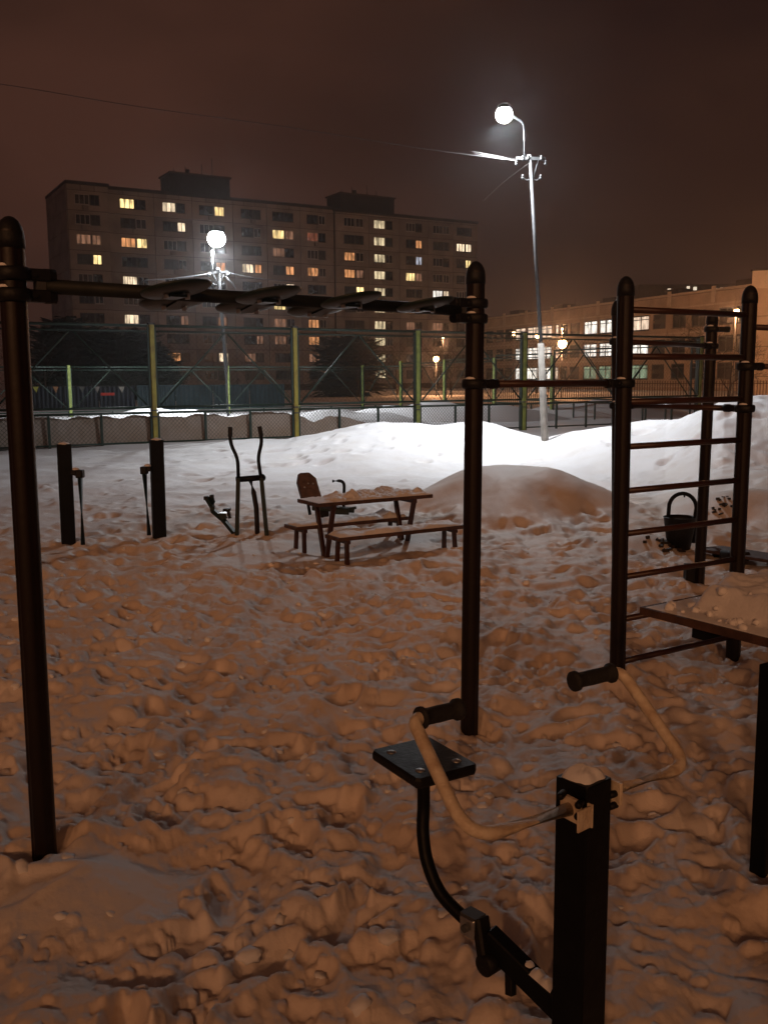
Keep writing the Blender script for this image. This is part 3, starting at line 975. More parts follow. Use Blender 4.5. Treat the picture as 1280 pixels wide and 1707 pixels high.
for i in range(-3, 5):
    fence_bay(front, fence_pt(i), fence_pt(i + 1), -.02, FT, .80)
for i in range(-3, 6):
    p = fence_pt(i)
    mb = MB(); mb.box((p.x, p.y, (FT - .5) / 2), (.12, .12, FT + .5 + .06), (U, N, Zv), .01)
    o = mb.build('post', yellow_paint if i < 2 else lime_paint, front)
    mb = MB(); q = p + N * .14; mb.box((q.x, q.y, (FT - .5) / 2), (.10, .07, FT + .5 - .02), (U, N, Zv)); mb.build('rear_post', green_paint, front)
    mb = MB(); mb.box((p.x, p.y, FT + .05), (.16, .16, .04), (U, N, Zv)); mb.box((p.x, p.y, .86), (.17, .18, .03), (U, N, Zv)); mb.box((p.x, p.y, .70), (.17, .18, .03), (U, N, Zv))
    mb.build('clamp', galv, o)

corner = fence_pt(5)
# far long side
FBk = Vector((-15.0, 46.0, 0))
far = thing('far_court_fence', (FBk.x, FBk.y, 0), 'thinner green fence across the far side of the court before the teal metal sheets', 'fence')
fpts = [FBk + U * (4.0 * i) for i in range(-2, 5)]
for i in range(len(fpts) - 1):
    fence_bay(far, fpts[i], fpts[i + 1], -.6, 2.28, .15, 2, True, True, False, gp_=green_paint)
for p in fpts:
    mb = MB(); mb.box((p.x, p.y, .9), (.13, .13, 2.95), (U, N, Zv)); mb.build('post', lime_paint, far)
# short side coming back to the near corner
side = thing('side_court_fence', (corner.x, corner.y, 0), 'green end fence of the court running back from the right hand corner', 'fence')
last = fpts[-1]; nb = 6
sp = [last.lerp(corner, i / nb) for i in range(nb)]
for i in range(nb):
    a = sp[i]; b = sp[i + 1] if i + 1 < nb else corner - (corner - sp[i]).normalized() * .3
    fence_bay(side, a, b, -.5, 2.28 + .12 * i, .2 + .1 * i, 3, True, False, False)
for p in sp[1:]:
    mb = MB(); d_ = (corner - last).normalized(); mb.box((p.x, p.y, 1.0), (.13, .13, 3.1), (d_, Vector((-d_.y, d_.x, 0)), Zv)); mb.build('post', lime_paint, side)

# snow thrown up against the inside of the front fence
nb_, kb = 420, 26
VV = []
for i in range(nb_ + 1):
    t = -12.5 + 20.5 * i / nb_
    p0 = FA + U * t + N * .07
    s_px = t
    crest = .72 + .09 * float(perlin(np.array(t * .8), np.array(2.), 21)) + .05 * float(perlin(np.array(t * 2.9), np.array(5.), 22))
    crest *= float(sstep(np.array((7.9 - t) / 3.2)))
    crest -= .30 * math.exp(-((t - 4.6) / .5) ** 2) + .07 * math.exp(-((t - 2.2) / .3) ** 2)
    crest = max(crest, .02)
    for j in range(kb + 1):
        q = j / kb
        if q < .35:
            hh = crest * (q / .35) ** .6; dd = .05 * q / .35
        else:
            k_ = (q - .35) / .65; hh = crest * (1 - k_) ** 1.3 + .05 * math.sin(k_ * 9 + t) * (1 - k_) * crest; dd = .05 + 2.4 * k_
        nn = .03 * float(perlin(np.array(t * 6.), np.array(q * 9.), 23)) + .015 * float(perlin(np.array(t * 17.), np.array(q * 24.), 24))
        p = p0 + N * (max(0.0, dd + (nn if q > .08 else nn * .4) + .02))
        VV.append((p.x, p.y, -.15 + (hh + .15) + nn * .5 * (crest > .1)))
Ib = np.arange((nb_ + 1) * (kb + 1)).reshape(nb_ + 1, kb + 1)
Fb = np.stack([Ib[:-1, :-1], Ib[1:, :-1], Ib[1:, 1:], Ib[:-1, 1:]], -1).reshape(-1, 4)
np_mesh('snow_bank', np.array(VV), Fb, snow_dirty, True, 'structure')
# cleared snow heaps inside the court and along its far side
for hi, (cx, cy, rx, ry, hh) in enumerate(((-10.0, 42, 5, 2.0, .45), (2.5, 40, 6, 2.4, .75), (-1.5, 36, 4, 2.0, .55), (9.5, 42, 5, 2.5, .7), (16, 47, 7, 3, .8))):
    n1, n2 = 40, 14; VV = []
    for j in range(n2 + 1):
        for i in range(n1):
            q = j / n2; a = 2 * math.pi * i / n1
            x = cx + rx * q * math.cos(a); y = cy + ry * q * math.sin(a)
            z = -.35 + (hh + .2) * (1 - q * q) ** .8 + .25 * float(perlin(np.array(x * .7), np.array(y * .7), 25)) * (1 - q) + .06 * float(perlin(np.array(x * 3.), np.array(y * 3.), 26)) * (1 - q)
            VV.append((x, y, z))
    Ih = np.arange(n1 * (n2 + 1)).reshape(n2 + 1, n1); Ih = np.concatenate([Ih, Ih[:, :1]], 1)
    Fh = np.stack([Ih[:-1, :-1], Ih[1:, :-1], Ih[1:, 1:], Ih[:-1, 1:]], -1).reshape(-1, 4)
    o = np_mesh('snow_heap', np.array(VV), Fh, snow_clean, True, 'structure')

# ------------------------------------------------------------------ teal corrugated fence with bunting
q0 = at(48, 660, 60); q1 = at(226, 660, 58.5); q2 = at(475, 660, 62)


def corrugated(a, b, z0, z1, m, label):
    o = thing('corrugated_fence', (a.x, a.y, z0), label, 'fence', 'corrugated sheets behind the court')
    d = Vector((b.x - a.x, b.y - a.y, 0)); L = d.length; d.normalize(); n_ = Vector((-d.y, d.x, 0))
    npn = int(L / 2.2); 
    for s_ in range(npn):
        mb = MB(); x0 = L * s_ / npn + .02; x1 = L * (s_ + 1) / npn - .02; w = .27; k = int((x1 - x0) / w); vs = []
        for i in range(k * 4 + 1):
            x = x0 + (x1 - x0) * i / (k * 4); y = (0, 0, .06, .06)[i % 4]
            p = Vector((a.x, a.y, 0)) + d * x + n_ * y
            vs += [(p.x, p.y, z0), (p.x, p.y, z1)]
        fs = [(2 * i, 2 * i + 2, 2 * i + 3, 2 * i + 1) for i in range(k * 4)]
        mb.add(vs, fs); 
        ob = mb.build('sheet', m, o)
    mb = MB(); p0 = Vector((a.x, a.y, z1 + .03)); mb.beam(p0, p0 + d * L, .10, .06, Zv); mb.build('top_rail', galv if m is corr_navy else m, o)
    return o


za = at(60, 645, 60).z
corrugated(q0, q1, -.5, za, corr_navy, 'dark navy corrugated metal fence behind the court, hung with bunting')
corrugated(q1 + Vector((.1, 0, 0)), q2, -.5, za, corr_mat, 'teal corrugated metal fence behind the court, right of the navy one')
pen_cols = {60: (.55, .55, .10), 93: (.55, .28, .14), 137: (.15, .15, .14), 162: (.35, .32, .30), 203: (.50, .48, .42)}
bun = thing('bunting', at(60, 645, 57), 'string of small triangular flags in front of the navy fence', 'bunting')
mb = MB(); mb.tube([at(40 + 20 * i, 644 + (i % 2) * .4, 57) for i in range(10)], .008, n=4); mb.build('string', cable_mat, bun)
for x, c in pen_cols.items():
    p = at(x, 644.5, 57); m_ = mat('pennant_cloth', c, .8)
    mb = MB(); mb.prism([(p.x - .18, p.y, p.z), (p.x + .18, p.y, p.z), (p.x + .02, p.y, p.z - .36)], (0, .01, 0)); mb.build('pennant', m_, bun)
p = at(180, 657, 56.5)
mb = MB(); mb.box((p.x, p.y, p.z), (.8, .06, .16), None, .02); tag(mb.build('red_glow_panel', red_glow_panel), 'small glowing red panel added for a blur of red light before the navy fence', 'sign')

# ------------------------------------------------------------------ picket fence before the school
pk = thing('picket_fence', (7, 62, 0), 'red brown steel picket fence along the street before the school', 'fence')
pa, pb = Vector((7, 64, 0)), Vector((26, 44, 0)); L = (pb - pa).length; d = (pb - pa).normalized(); n_ = Vector((-d.y, d.x, 0))
mbp = MB(); mbp.box((0, 0, 0), (.03, .03, 1.7), (d, n_, Zv)); pk_mesh = mbp.build('picket', picket_paint).data
bpy.data.objects.remove([o for o in C.objects if o.data == pk_mesh][0])
npk = 170
for i in range(npk):
    p = pa.lerp(pb, i / (npk - 1)); o = bpy.data.objects.new('picket', pk_mesh); C.objects.link(o); o.parent = pk
    o.location = Vector((p.x, p.y, .55)) - OFF[pk.name]
for z in (.2, 1.25):
    mb = MB(); mb.beam(Vector((pa.x, pa.y, z)) - n_ * .035, Vector((pb.x, pb.y, z)) - n_ * .035, .035, .035, Zv); mb.build('rail', picket_paint, pk)

# ------------------------------------------------------------------ trees


def bare_tree(x, y, z, h, label, seed, spread=.5, group=None, dense=5, tw=1.0):
    rnd = random.Random(seed)
    root = thing('bare_tree', (x, y, z), label, 'tree', group)
    tk = MB(); cr_ = MB()

    def grow(mb, p, d, L, r, lv):
        n = 4; pts = [p]; rs = [r]
        q = p.copy(); dd = d.copy()
        for i in range(n):
            dd = (dd + Vector((rnd.gauss(0, .13), rnd.gauss(0, .13), rnd.gauss(.03, .06)))).normalized()
            q = q + dd * (L / n); pts.append(q.copy()); rs.append(r * (1 - .6 * (i + 1) / n))
        mb.tube(pts, rs, n=6 if lv == 0 else (4 if lv < 3 else 3), cap=False)
        if lv >= dense: return
        kids = rnd.randint(3, 5) if lv < 3 else rnd.randint(2, 4)
        for k in range(kids):
            t = rnd.uniform(.3, 1) if lv else rnd.uniform(.3, 1)
            i = min(n - 1, int(t * n)); b = pts[i].lerp(pts[i + 1], t * n - i)
            a = rnd.uniform(0, 6.28); u, v = frame(dd)
            nd = (dd * 1.0 + (u * math.cos(a) + v * math.sin(a)) * rnd.uniform(spread, spread * 1.9)).normalized()
            grow(cr_, b, nd, L * rnd.uniform(.5, .75), max(rs[i] * .55, .008 * tw), lv + 1)
    grow(tk, Vector((x, y, z - .3)), Vector((0, 0, 1)), h * .42, h * .018, 0)
    tk.build('trunk', bark, root); cr_.build('crown', bark, root)
    return root


def conifer(x, y, z, h, w, label, seed, group=None):
    rnd = random.Random(seed)
    root = thing('dark_tree', (x, y, z), label, 'tree', group)
    tk = MB(); tk.tube([(x, y, z - .3), (x, y, z + h * .95)], [h * .02, .01], n=6); tk.build('trunk', bark, root)
    cw = MB()
    for i in range(1300):
        t = rnd.random() ** .8; zz = z + h * (.06 + .92 * t); rad = w * (1 - max(0, (t - .35) / .65) ** 2.2) ** .6 * rnd.uniform(.6, 1.1) + .08
        a = rnd.uniform(0, 6.28); dr = Vector((math.cos(a), math.sin(a), rnd.uniform(-.3, .5))).normalized()
        p0 = Vector((x, y, zz)); p1 = p0 + dr * rad; side_ = dr.cross(Zv).normalized() * rad * .22
        for q in range(3):
            s0 = p0.lerp(p1, .25 + .25 * q); e0 = p0.lerp(p1, .55 + .25 * q) - Zv * rnd.uniform(.02, .12)
            cw.add([s0 + side_ * rnd.uniform(.6, 1.1), s0 - side_ * rnd.uniform(.6, 1.1), e0 - Zv * .05], [(0, 1, 2)])
    cw.build('crown', needle, root)
    return root


gt = 'leafless trees between the court and the apartment block'
g2 = 'leafless trees between the court and the apartment block'
bare_tree(*at(98, 600, 80).xy, -.3, 8.2, 'broad leafless tree beyond the court, leftmost in front of the block', 1, .8, g2)
bare_tree(*at(140, 600, 84).xy, -.3, 7.6, 'broad leafless tree above the navy fence and the bunting', 2, .8, g2)
bare_tree(*at(188, 600, 78).xy, -.3, 7.0, 'bushy leafless tree above the small red glow panel', 3, .8, g2)
bare_tree(*at(236, 600, 86).xy, -.3, 8.0, 'bushy leafless tree seen just left of the yellow fence post nearest the black posts', 4, .8, g2)
conifer(*at(112, 600, 86).xy, -.3, 7.6, 4.2, 'broad dark evergreen beyond the court, left of three dark trees', 6)
conifer(*at(172, 600, 88).xy, -.3, 6.6, 4.4, 'broad dark evergreen beyond the court, middle of three dark trees', 7)
conifer(*at(226, 600, 92).xy, -.3, 6.9, 3.6, 'broad dark evergreen beyond the court, behind the yellow fence post', 8)
conifer(*at(580, 600, 98).xy, -.3, 6.2, 4.4, 'broad dark evergreen in front of the block, left of the lit stairwell column', 10)
conifer(*at(262, 600, 82).xy, -.3, 5.0, 2.6, 'low rounded dark tree behind the court, left of the far lamp', 5)
bare_tree(*at(305, 600, 90).xy, -.3, 6.0, 'low leafless tree in front of the block, left of the far lamp', 11, group=gt)
bare_tree(*at(420, 600, 96).xy, -.3, 5.5, 'low leafless tree in front of the block, right of the far lamp', 12, group=gt)
bare_tree(*at(600, 600, 90).xy, -.3, 6.5, 'leafless tree under the lit stairwell column of the block', 13, group=gt)
bare_tree(*at(660, 600, 99).xy, -.3, 7.8, 'leafless tree left of the small orange street lamp', 14, group=gt)
bare_tree(*at(752, 600, 88).xy, -.3, 7.8, 'leafless tree right of the small orange street lamp, behind the middle post', 15, group=gt)
bare_tree(*at(75, 600, 64).xy, -.3, 7.6, 'tall leafless tree beside the left frame post, in front of the block end', 16, group=gt)
bare_tree(*at(1190, 600, 62).xy, -.2, 8.3, 'leafless tree lit orange in front of the school, inside the ladder frame', 17, .6, tw=1.3)
bare_tree(*at(1216, 600, 70).xy, -.2, 7.0, 'smaller leafless tree by the school corner lamp', 18, .6, tw=1.2)

# ------------------------------------------------------------------ lamp posts


def point(loc, W, col, r=.12):
    l = bpy.data.lights.new('lamp_light', 'POINT'); l.energy = W; l.color = col; l.shadow_soft_size = r
    o = bpy.data.objects.new('lamp_light', l); C.objects.link(o); o.location = loc; return o


def disk(loc, W, col, size, sp=152):
    """the light of a lantern that shines downwards"""
    l = bpy.data.lights.new('lamp_light', 'AREA'); l.shape = 'DISK'; l.size = size; l.energy = W; l.color = col; l.spread = math.radians(sp)
    o = bpy.data.objects.new('lamp_light', l); C.objects.link(o); o.location = loc; return o


def spot(loc, W, col, r, ang):
    l = bpy.data.lights.new('lamp_light', 'SPOT'); l.energy = W; l.color = col; l.shadow_soft_size = r
    l.spot_size = math.radians(ang); l.spot_blend = .6
    o = bpy.data.objects.new('lamp_light', l); C.objects.link(o); o.location = loc; return o


# main lamp, on the bank
D1 = 20.0
b1 = at(908, 738, D1); m1 = at(901, 572, D1); c1 = at(883, 268, D1)
lamp1 = thing('lamp_post', (b1.x, b1.y, b1.z), 'leaning lamp post on the snow bank with bright white lamp, pale thick lower half', 'lamp post')
mb = MB(); mb.tube([b1 - Zv * .5, b1, m1], [.078, .078, .066], n=16); mb.build('lower_pole', concrete_post, lamp1)
mb = MB(); mb.tube([m1, m1 + Zv * .03, c1 + (c1 - m1).normalized() * .12], [.05, .042, .030], n=12); mb.build('upper_pole', galv, lamp1)
a1 = at(874, 262, D1); a2 = at(873, 212, D1); a3 = at(869, 203, D1); a4 = at(857, 195, D1); hd = at(840, 187, D1 - .1)
mb = MB(); mb.tube([a1, a2, a2.lerp(a3, .5) + Vector((.01, 0, .01)), a3, a4, hd + Vector((.12, 0, -.02))], .024, n=10); mb.build('lamp_arm', galv, lamp1)
cl, crr = at(860, 264, D1), at(908, 265, D1)
mb = MB(); mb.beam(cl, crr, .07, .06, Zv); mb.build('crossarm', galv, lamp1)
for s_ in (0, 1):
    p = at(862 if s_ == 0 else 897, 266, D1); q = at(880 if s_ == 0 else 889, 297, D1)
    if s_: mb = MB(); mb.cyl(p, q, .018, n=6); mb.build('strut', galv, lamp1)
l1, r1_ = at(870, 298, D1), at(902, 298, D1)
mb = MB(); mb.tube([l1 + Zv * .03, l1 + (r1_ - l1) * .25 - Zv * .03, (l1 + r1_) / 2, l1 + (r1_ - l1) * .75 - Zv * .03, r1_ + Zv * .03], .013, n=6); mb.build('hook_bar', galv, lamp1)
for (x, y) in ((860, 272), (909, 271), (871, 264), (880, 262), (902, 263), (871, 295), (901, 295)):
    p = at(x, y, D1 - .03); mb = MB(); mb.lathe(p - Zv * .05, [(.012, 0), (.03, .015), (.03, .04), (.018, .05), (.028, .06), (.02, .09), (.008, .1)], n=8); mb.build('insulator', galv, lamp1)
mb = MB(); mb.lathe(hd, [(.02, .17), (.07, .155), (.11, .12), (.13, .075), (.13, .06)][::-1], n=20); mb.build('lamp_head', galv, lamp1)
mb = MB(); mb.ball(hd - Zv * .05, .165, 24, 14, .95); mb.build('lamp_bowl', cool_glow, lamp1)
disk(hd - Zv * .27, LAMP1_W, COOL, .42)
# far lamp behind the court
D2 = 42.0
b2 = at(381, 690, D2); c2 = at(366, 455, D2); h2 = at(361, 398, D2)
lamp2 = thing('lamp_post', (b2.x, b2.y, b2.z), 'bright white lamp post beyond the court in front of the apartment block', 'lamp post')
mb = MB(); mb.tube([b2 - Zv * .6, at(377, 610, D2), at(368, 500, D2), c2 + Zv * .1], [.10, .095, .07, .06], n=12); mb.build('upper_pole', galv, lamp2)
mb = MB(); mb.tube([at(355, 454, D2), at(354, 424, D2), at(355, 415, D2), h2 - Zv * .1], .06, n=8); mb.build('lamp_arm', galv, lamp2)
mb = MB(); mb.beam(at(348, 455, D2), at(381, 453, D2), .10, .09, Zv); mb.build('crossarm', galv, lamp2)
for p_, q_ in (((356, 456), (365, 476)), ((374, 456), (366, 476)), ((376, 460), (393, 479))):
    mb = MB(); mb.cyl(at(*p_, D2), at(*q_, D2), .03, n=6); mb.build('strut', galv, lamp2)
mb = MB(); mb.tube([at(356, 473, D2), at(360, 475, D2), at(366, 474, D2), at(371, 475, D2), at(375, 473, D2)], .03, n=6); mb.build('hook_bar', galv, lamp2)
for (x, y) in ((349, 458), (381, 458), (364, 450)):
    mb = MB(); mb.ball(at(x, y, D2 - .1), .09, 8, 6); mb.build('insulator', galv, lamp2)
mb = MB(); mb.lathe(h2 + Zv * .12, [(.29, .15), (.25, .22), (.16, .29), (.03, .33)], n=20); mb.build('lamp_head', galv, lamp2)
mb = MB(); mb.ball(h2, .38, 24, 14, .95); mb.build('lamp_bowl', cool_glow_far, lamp2)
disk(h2 - Zv * .5, LAMP2_W, COOL, .6, 176)

# overhead cables


def cable(pts, r, label, m=cable_mat, name='overhead_cable'):
    P_ = [Vector(p) for p in pts]; out = []
    for i in range(len(P_) - 1):
        p0 = P_[max(0, i - 1)]; p1 = P_[i]; p2 = P_[i + 1]; p3 = P_[min(len(P_) - 1, i + 2)]
        for k in range(8):
            t = k / 8
            out.append(.5 * ((2 * p1) + (p2 - p0) * t + (2 * p0 - 5 * p1 + 4 * p2 - p3) * t * t + (3 * p1 - p0 - 3 * p2 + p3) * t ** 3))
    out.append(P_[-1])
    mb = MB(); mb.tube(out, r, n=6); return tag(mb.build(name, m), label, 'cable')


cable([at(-260, 108, 23), at(0, 140, 22.5), at(220, 176, 22), at(480, 212, 21.3), at(700, 247, 20.6), at(861, 268, D1)],   .007, 'long sagging cable crossing the sky from the left edge to the near lamp post')
cable([at(785, 252, 19.8), at(822, 259, 19.9), at(860, 266, D1)], .0035, 'short bright cable pair running left off the crossarm, upper one')
cable([at(790, 256, 19.4), at(825, 262, 19.7), at(862, 269, D1)], .0025, 'short bright cable running left off the crossarm, lower thin one')
cable([at(806, 334, 27), at(840, 303, 23.5), at(881, 272, D1)], .005, 'thin guy wire slanting down left from the near lamp post crossarm')
cable([at(235, 468, 41), at(300, 463, 41.5), at(349, 456, D2)], .014, 'thin wire leaving the far lamp post to the left', galv)
cable([at(382, 455, D2), at(430, 464, 43), at(500, 470, 46)], .014, 'thin wire leaving the far lamp post to the right', galv)

# orange street lamps
sod_def = [(937, 573, 80, .36, 'large orange globe street lamp in front of the school windows', True),
           (727, 598, 98, .30, 'small orange street lamp in front of the apartment block, beside the bare trees', True),
           (856, 556, 112, .22, 'small orange lamp at the left end of the row before the school', False),
           (896, 560, 104, .26, 'orange lamp half hidden by the near lamp post, before the school', False),
           (1227, 519, 74, .20, 'small orange street lamp by the right hand frame post', True)]
for (x, y, d_, r_, lab, on) in sod_def:
    p = at(x, y, d_); root = thing('street_lamp', (p.x, p.y, -.3), lab, 'street lamp', 'orange street lamps')
    mb = MB(); mb.tube([(p.x, p.y + .15, -.5), (p.x, p.y + .15, p.z - .05)], [.09, .05], n=8); mb.build('pole', galv, root)
    mb = MB(); mb.lathe(p + Zv * r_ * .8, [(r_ * .9, -.02), (r_ * .6, r_ * .4), (.03, r_ * .5)], n=12); mb.build('lamp_cap', roof_mat, root)
    mb = MB(); mb.ball(p, r_, 14, 10); mb.build('lamp_globe', sod_glow if r_ > .24 else sod_small, root)
    if on: point(p - Zv * (r_ + .1) + Vector((0, 0, -.1)), COURT_W * (.9 if x < 800 else 1.0), SOD, .2)
# sodium lamps for the orange-lit annex and school; last two added to brighten walls
for i, (x, y, z, w) in enumerate(((36, 70, 6.5, 4200), (40, 92, 7, 3600), (20, 108, 7, 2600), (8, 128, 7, 1200))):
    root = thing('street_lamp', (x, y, -.3), ('orange street lamp standing by the annex, out to the right', 'orange street lamp on the far school corner', 'added orange street lamp behind the court corner, to light the school wall', 'added orange street lamp far down the street, to light the building walls')[i], 'street lamp', 'orange street lamps')
    mb = MB(); mb.tube([(x, y, -.5), (x, y, z)], [.09, .05], n=8); mb.build('pole', galv, root)
    mb = MB(); mb.ball((x, y, z), .10, 10, 8); mb.build('lamp_globe', sod_small, root)
    point((x, y, z - .3), w, SOD, .2)
# unseen sodium lamps behind the viewpoint; first inferred, others added so shadows soften
for k_, (lx_, ly0, lz_, lab) in enumerate(((-2.6, -18.5, 8.6, 'orange street lamp straight behind the viewpoint, outside the picture'), (-13.0, -15.5, 8.6, 'added orange street lamp behind and left of the viewpoint, to soften shadows, outside the picture'),
                                           (8.5, -21.0, 8.6, 'added orange street lamp behind and right of the viewpoint, to soften shadows, outside the picture'), (-8.0, -24.0, 10.5, 'added taller orange street lamp farthest behind the viewpoint, to soften shadows, outside the picture'))):
    SL = Vector((lx_, ly0, lz_))
    root = thing('street_lamp', (SL.x, SL.y, 0), lab, 'street lamp', 'orange street lamps')
    mb = MB(); mb.tube([(SL.x - .9, SL.y, -.3), (SL.x - .9, SL.y, lz_ - .2), (SL.x - .6, SL.y, lz_ + .2), SL + Vector((.0, 0, .12))], [.09, .06, .04, .04], n=8); mb.build('pole', galv, root)
    mb = MB(); mb.ball(SL + Zv * .05, .12, 12, 8); mb.build('lamp_globe', sod_glow, root)
    lo = spot(SL + Vector((0, .35, -.05)), SODIUM_W / 4 * (1.0, .8, 1.15, 1.6)[k_], SOD, .45, 30)
    lo.data.spot_blend = 1.0
    lo.rotation_euler = (Vector((1.6, 17.0, .2)) - SL).to_track_quat('-Z', 'Y').to_euler()

# ------------------------------------------------------------------ workout frame
H_POST = 2.13
PL = atz(75, 1421, 0); PC = atz(782, 1206, 0); P1 = atz(1028, 1137, 0); P2 = atz(1221, 1090, 0); P3 = atz(1164, 975, 0)
PL = Vector((PL.x, PL.y, 0))
P4 = Vector((at(1039, 700, 6.25).x, 6.25, 0)); P5 = P2 + Vector((.85, .55, 0))
fr = thing('workout_frame', (PC.x, PC.y, 0), 'brown street workout frame of capped posts, wall bars and a beam of round hand plates', 'exercise frame')


def lerp_tilt(p, pxt, pyt):
    """post top so that it reaches the photographed top"""
    return None


def post(base, h, top_px=None, r=.0415):
    base = Vector((base.x, base.y, 0))
    top = Vector((base.x, base.y, h))
    if top_px:
        t = at(top_px[0], top_px[1], base.y); top = Vector((t.x, base.y, t.z - .030))
    d = (top - base).normalized(); u, v = frame(d)
    mb = MB(); n = 48; vs = []
    prof = []
    for j in range(n):
        a = 2 * math.pi * j / n
        k = j % 12
        rr = r * (1 - (.075 if k in (5, 6) else (.03 if k in (4, 7) else 0)))       # four shallow grooves
        prof.append((math.cos(a) * rr, math.sin(a) * rr))
    zs = [-.45, top.z - base.z]
    for z in zs:
        c = base + d * z / d.z
        vs += [c + u * x + v * y for x, y in prof]
    fs = [(j, (j + 1) % n, n + (j + 1) % n, n + j) for j in range(n)]
    mb.add(vs, fs, True)
    tp = base + d * (zs[1] / d.z)
    tp2 = tp - d * .001
    o = mb.build('post', post_paint, fr)
    cp = MB(); cp.lathe(tp - d * .055, [(r * 1.07, -.0), (r * 1.07, .028), (r * 1.03, .045), (r * .9, .066), (r * .66, .085), (r * .35, .096), (.002, .10)], n=24, axis=tuple(d))
    cp.build('cap', black_plastic, o)
    return base, d


posts = {}
for nm, b, tp in (('L', PL, (16, 368)), ('C', PC, (793, 441)), ('1', P1, (1043, 465)), ('2', P2, (1250, 480)), ('3', P3, (1187, 521)), ('4', P4, (1030, 503))):
    posts[nm] = post(b, H_POST, tp)
posts['5'] = post(P5, H_POST)


def on_post(nm, z):
    b, d = posts[nm]; return b + d * (z / d.z)


def z_at(nm, px_, py_):
    return at(px_, py_, posts[nm][0].y).z


def collar(nm, z, dirv=None, h=.042, r=.056):
    p = on_post(nm, z); d = posts[nm][1]
    mb = MB(); mb.lathe(p - d * h / 2, [(r * .9, 0), (r, .006), (r * 1.03, h / 2), (r, h - .006), (r * .9, h)], n=24, axis=tuple(d))
    if dirv is not None:
        dv = (Vector(dirv)); dv = (dv - d * dv.dot(d)).normalized()
        mb.beam(p + dv * .04, p + dv * .115, .05, h * .92, d, .004)
        mb.cyl(p + dv * .06 + dv.cross(d) * .034, p + dv * .06 - dv.cross(d) * .034, .009, n=8)
        mb.cyl(p + dv * .10, p + dv * .135, .023, n=12)
    o = mb.build('collar', black_plastic, fr)
    mb = MB(); mb.lathe(p + Vector((0, -.02, h / 2)) - Vector((.015, 0, 0)), [(.001, 0), (.028, .001), (.022, .009), (.002, .014)], n=10)
    mb.build('snow_cap', snow_clean, o)


def bar(p, q, r=.0165, name='rung', inset=.03):
    d = (q - p).normalized(); mb = MB(); mb.cyl(p + d * inset, q - d * inset, r, n=12); return mb.build(name, bar_paint, fr)


# monkey bar beam from the left post to the middle post
zl = z_at('L', 50, 474); zc_ = z_at('C', 770, 519)
A = on_post('L', zl); B = on_post('C', zc_)
dB = (B - A).normalized(); sideB = Vector((-dB.y, dB.x, 0))
for z_ in (-.033, .033):
    collar('L', zl + z_, dB); collar('C', zc_ + z_, -dB)
bar(A, B, .024, 'main_beam', .10).data.materials[0] = beam_paint
mb = MB(); mb.beam(A + dB * .07 - Zv * 0, A + dB * .15, .035, .03, Zv); mb.build('beam_bracket', galv, fr)
mb = MB(); mb.beam(B - dB * .15, B - dB * .07, .035, .03, Zv); mb.build('beam_bracket', galv, fr)


def beam_t(px_):
    r = ray(px_, 495); a = r.x / r.y
    return (a * A.y - A.x) / (dB.x - a * dB.y)


for (xc_, wpx, sgn) in ((269, 107, -1), (420, 100, -1), (556, 95, -1), (678, 86, -1), (314, 98, 1), (438, 84, 1), (556, 78, 1)):
    t = beam_t(xc_ + (6 if sgn < 0 else -4)); c = A + dB * t + sideB * (.098 * sgn) - Zv * (.012 + .012 * sgn)
    # gently dished round plate, tilted along the beam
    mb = MB(); prof = [(.002, -.010), (.074, -.009), (.108, -.003), (.121, .004), (.123, .011), (.117, .013), (.102, .005), (.066, -.001), (.002, -.003)]
    ax = (Zv + dB * (-.10 if sgn < 0 else -.04) + sideB * .17).normalized()
    mb.lathe(c, prof, n=36, axis=tuple(ax)); o = mb.build('hand_plate', dark_green, fr)
    for q in (-1, 1):
        mb = MB(); mb.cyl(c + dB * .04 * q - Zv * .026, c + dB * .04 * q + Zv * .012, .009, n=8)
        mb.build('bolt', steel, o)
    mb = MB(); mb.beam(A + dB * t - Zv * .018, c - Zv * .016 + sideB * .02 * sgn, .06, .010, Zv); mb.build('bracket', dark_green, o)

# pull-up bar between the middle post and the wall bars
z1b = z_at('C', 800, 640)
p = on_post('C', z1b); q = on_post('1', z_at('1', 1030, 639)); dd = (q - p).normalized()
collar('C', z1b, dd); collar('1', q.z, -dd); bar(p, q, .0165, 'pull_up_bar', .10)
# wall bar rungs P1-P2
for ly, ry in ((518, 523), (593, 597), (670, 665), (745, 733), (818, 801), (889, 867), (960, 934), (1030, 999), (1102, 1062)):
    pz = (z_at('1', 1050, ly) + z_at('2', 1232, ry)) / 2
    bar(on_post('1', pz), on_post('2', pz), .0165, 'rung', .035)
# bars to the rear posts
za_ = z_at('3', 1185, 577); p = on_post('4', za_); q = on_post('3', za_); dd = (q - p).normalized(); collar('4', za_, dd); collar('3', za_, -dd); bar(p, q, .0165, 'pull_up_bar', .10)
z3 = z_at('3', 1190, 549); collar('3', z3, Vector((1, 0, 0)))
zb_ = z_at('2', 1240, 681); p = on_post('4', zb_); q = on_post('2', zb_); dd = (q - p).normalized(); collar('4', zb_, dd); collar('2', zb_, -dd); bar(p, q, .0165, 'pull_up_bar', .10)
for yy in (545, 611):
    zz = z_at('2', 1247, yy); p = on_post('2', zz); q = on_post('5', zz); dd = (q - p).normalized()
    if yy == 611: collar('2', zz, dd); collar('5', zz, -dd)
    bar(p, q, .0165, 'pull_up_bar', .05)
pb_ = atz(1157, 974, 0)
mb = MB(); mb.box((P3.x - .085, P3.y - .02, .02), (.07, .09, .30), None, .008); mb.build('foot_box', black_plastic, fr)

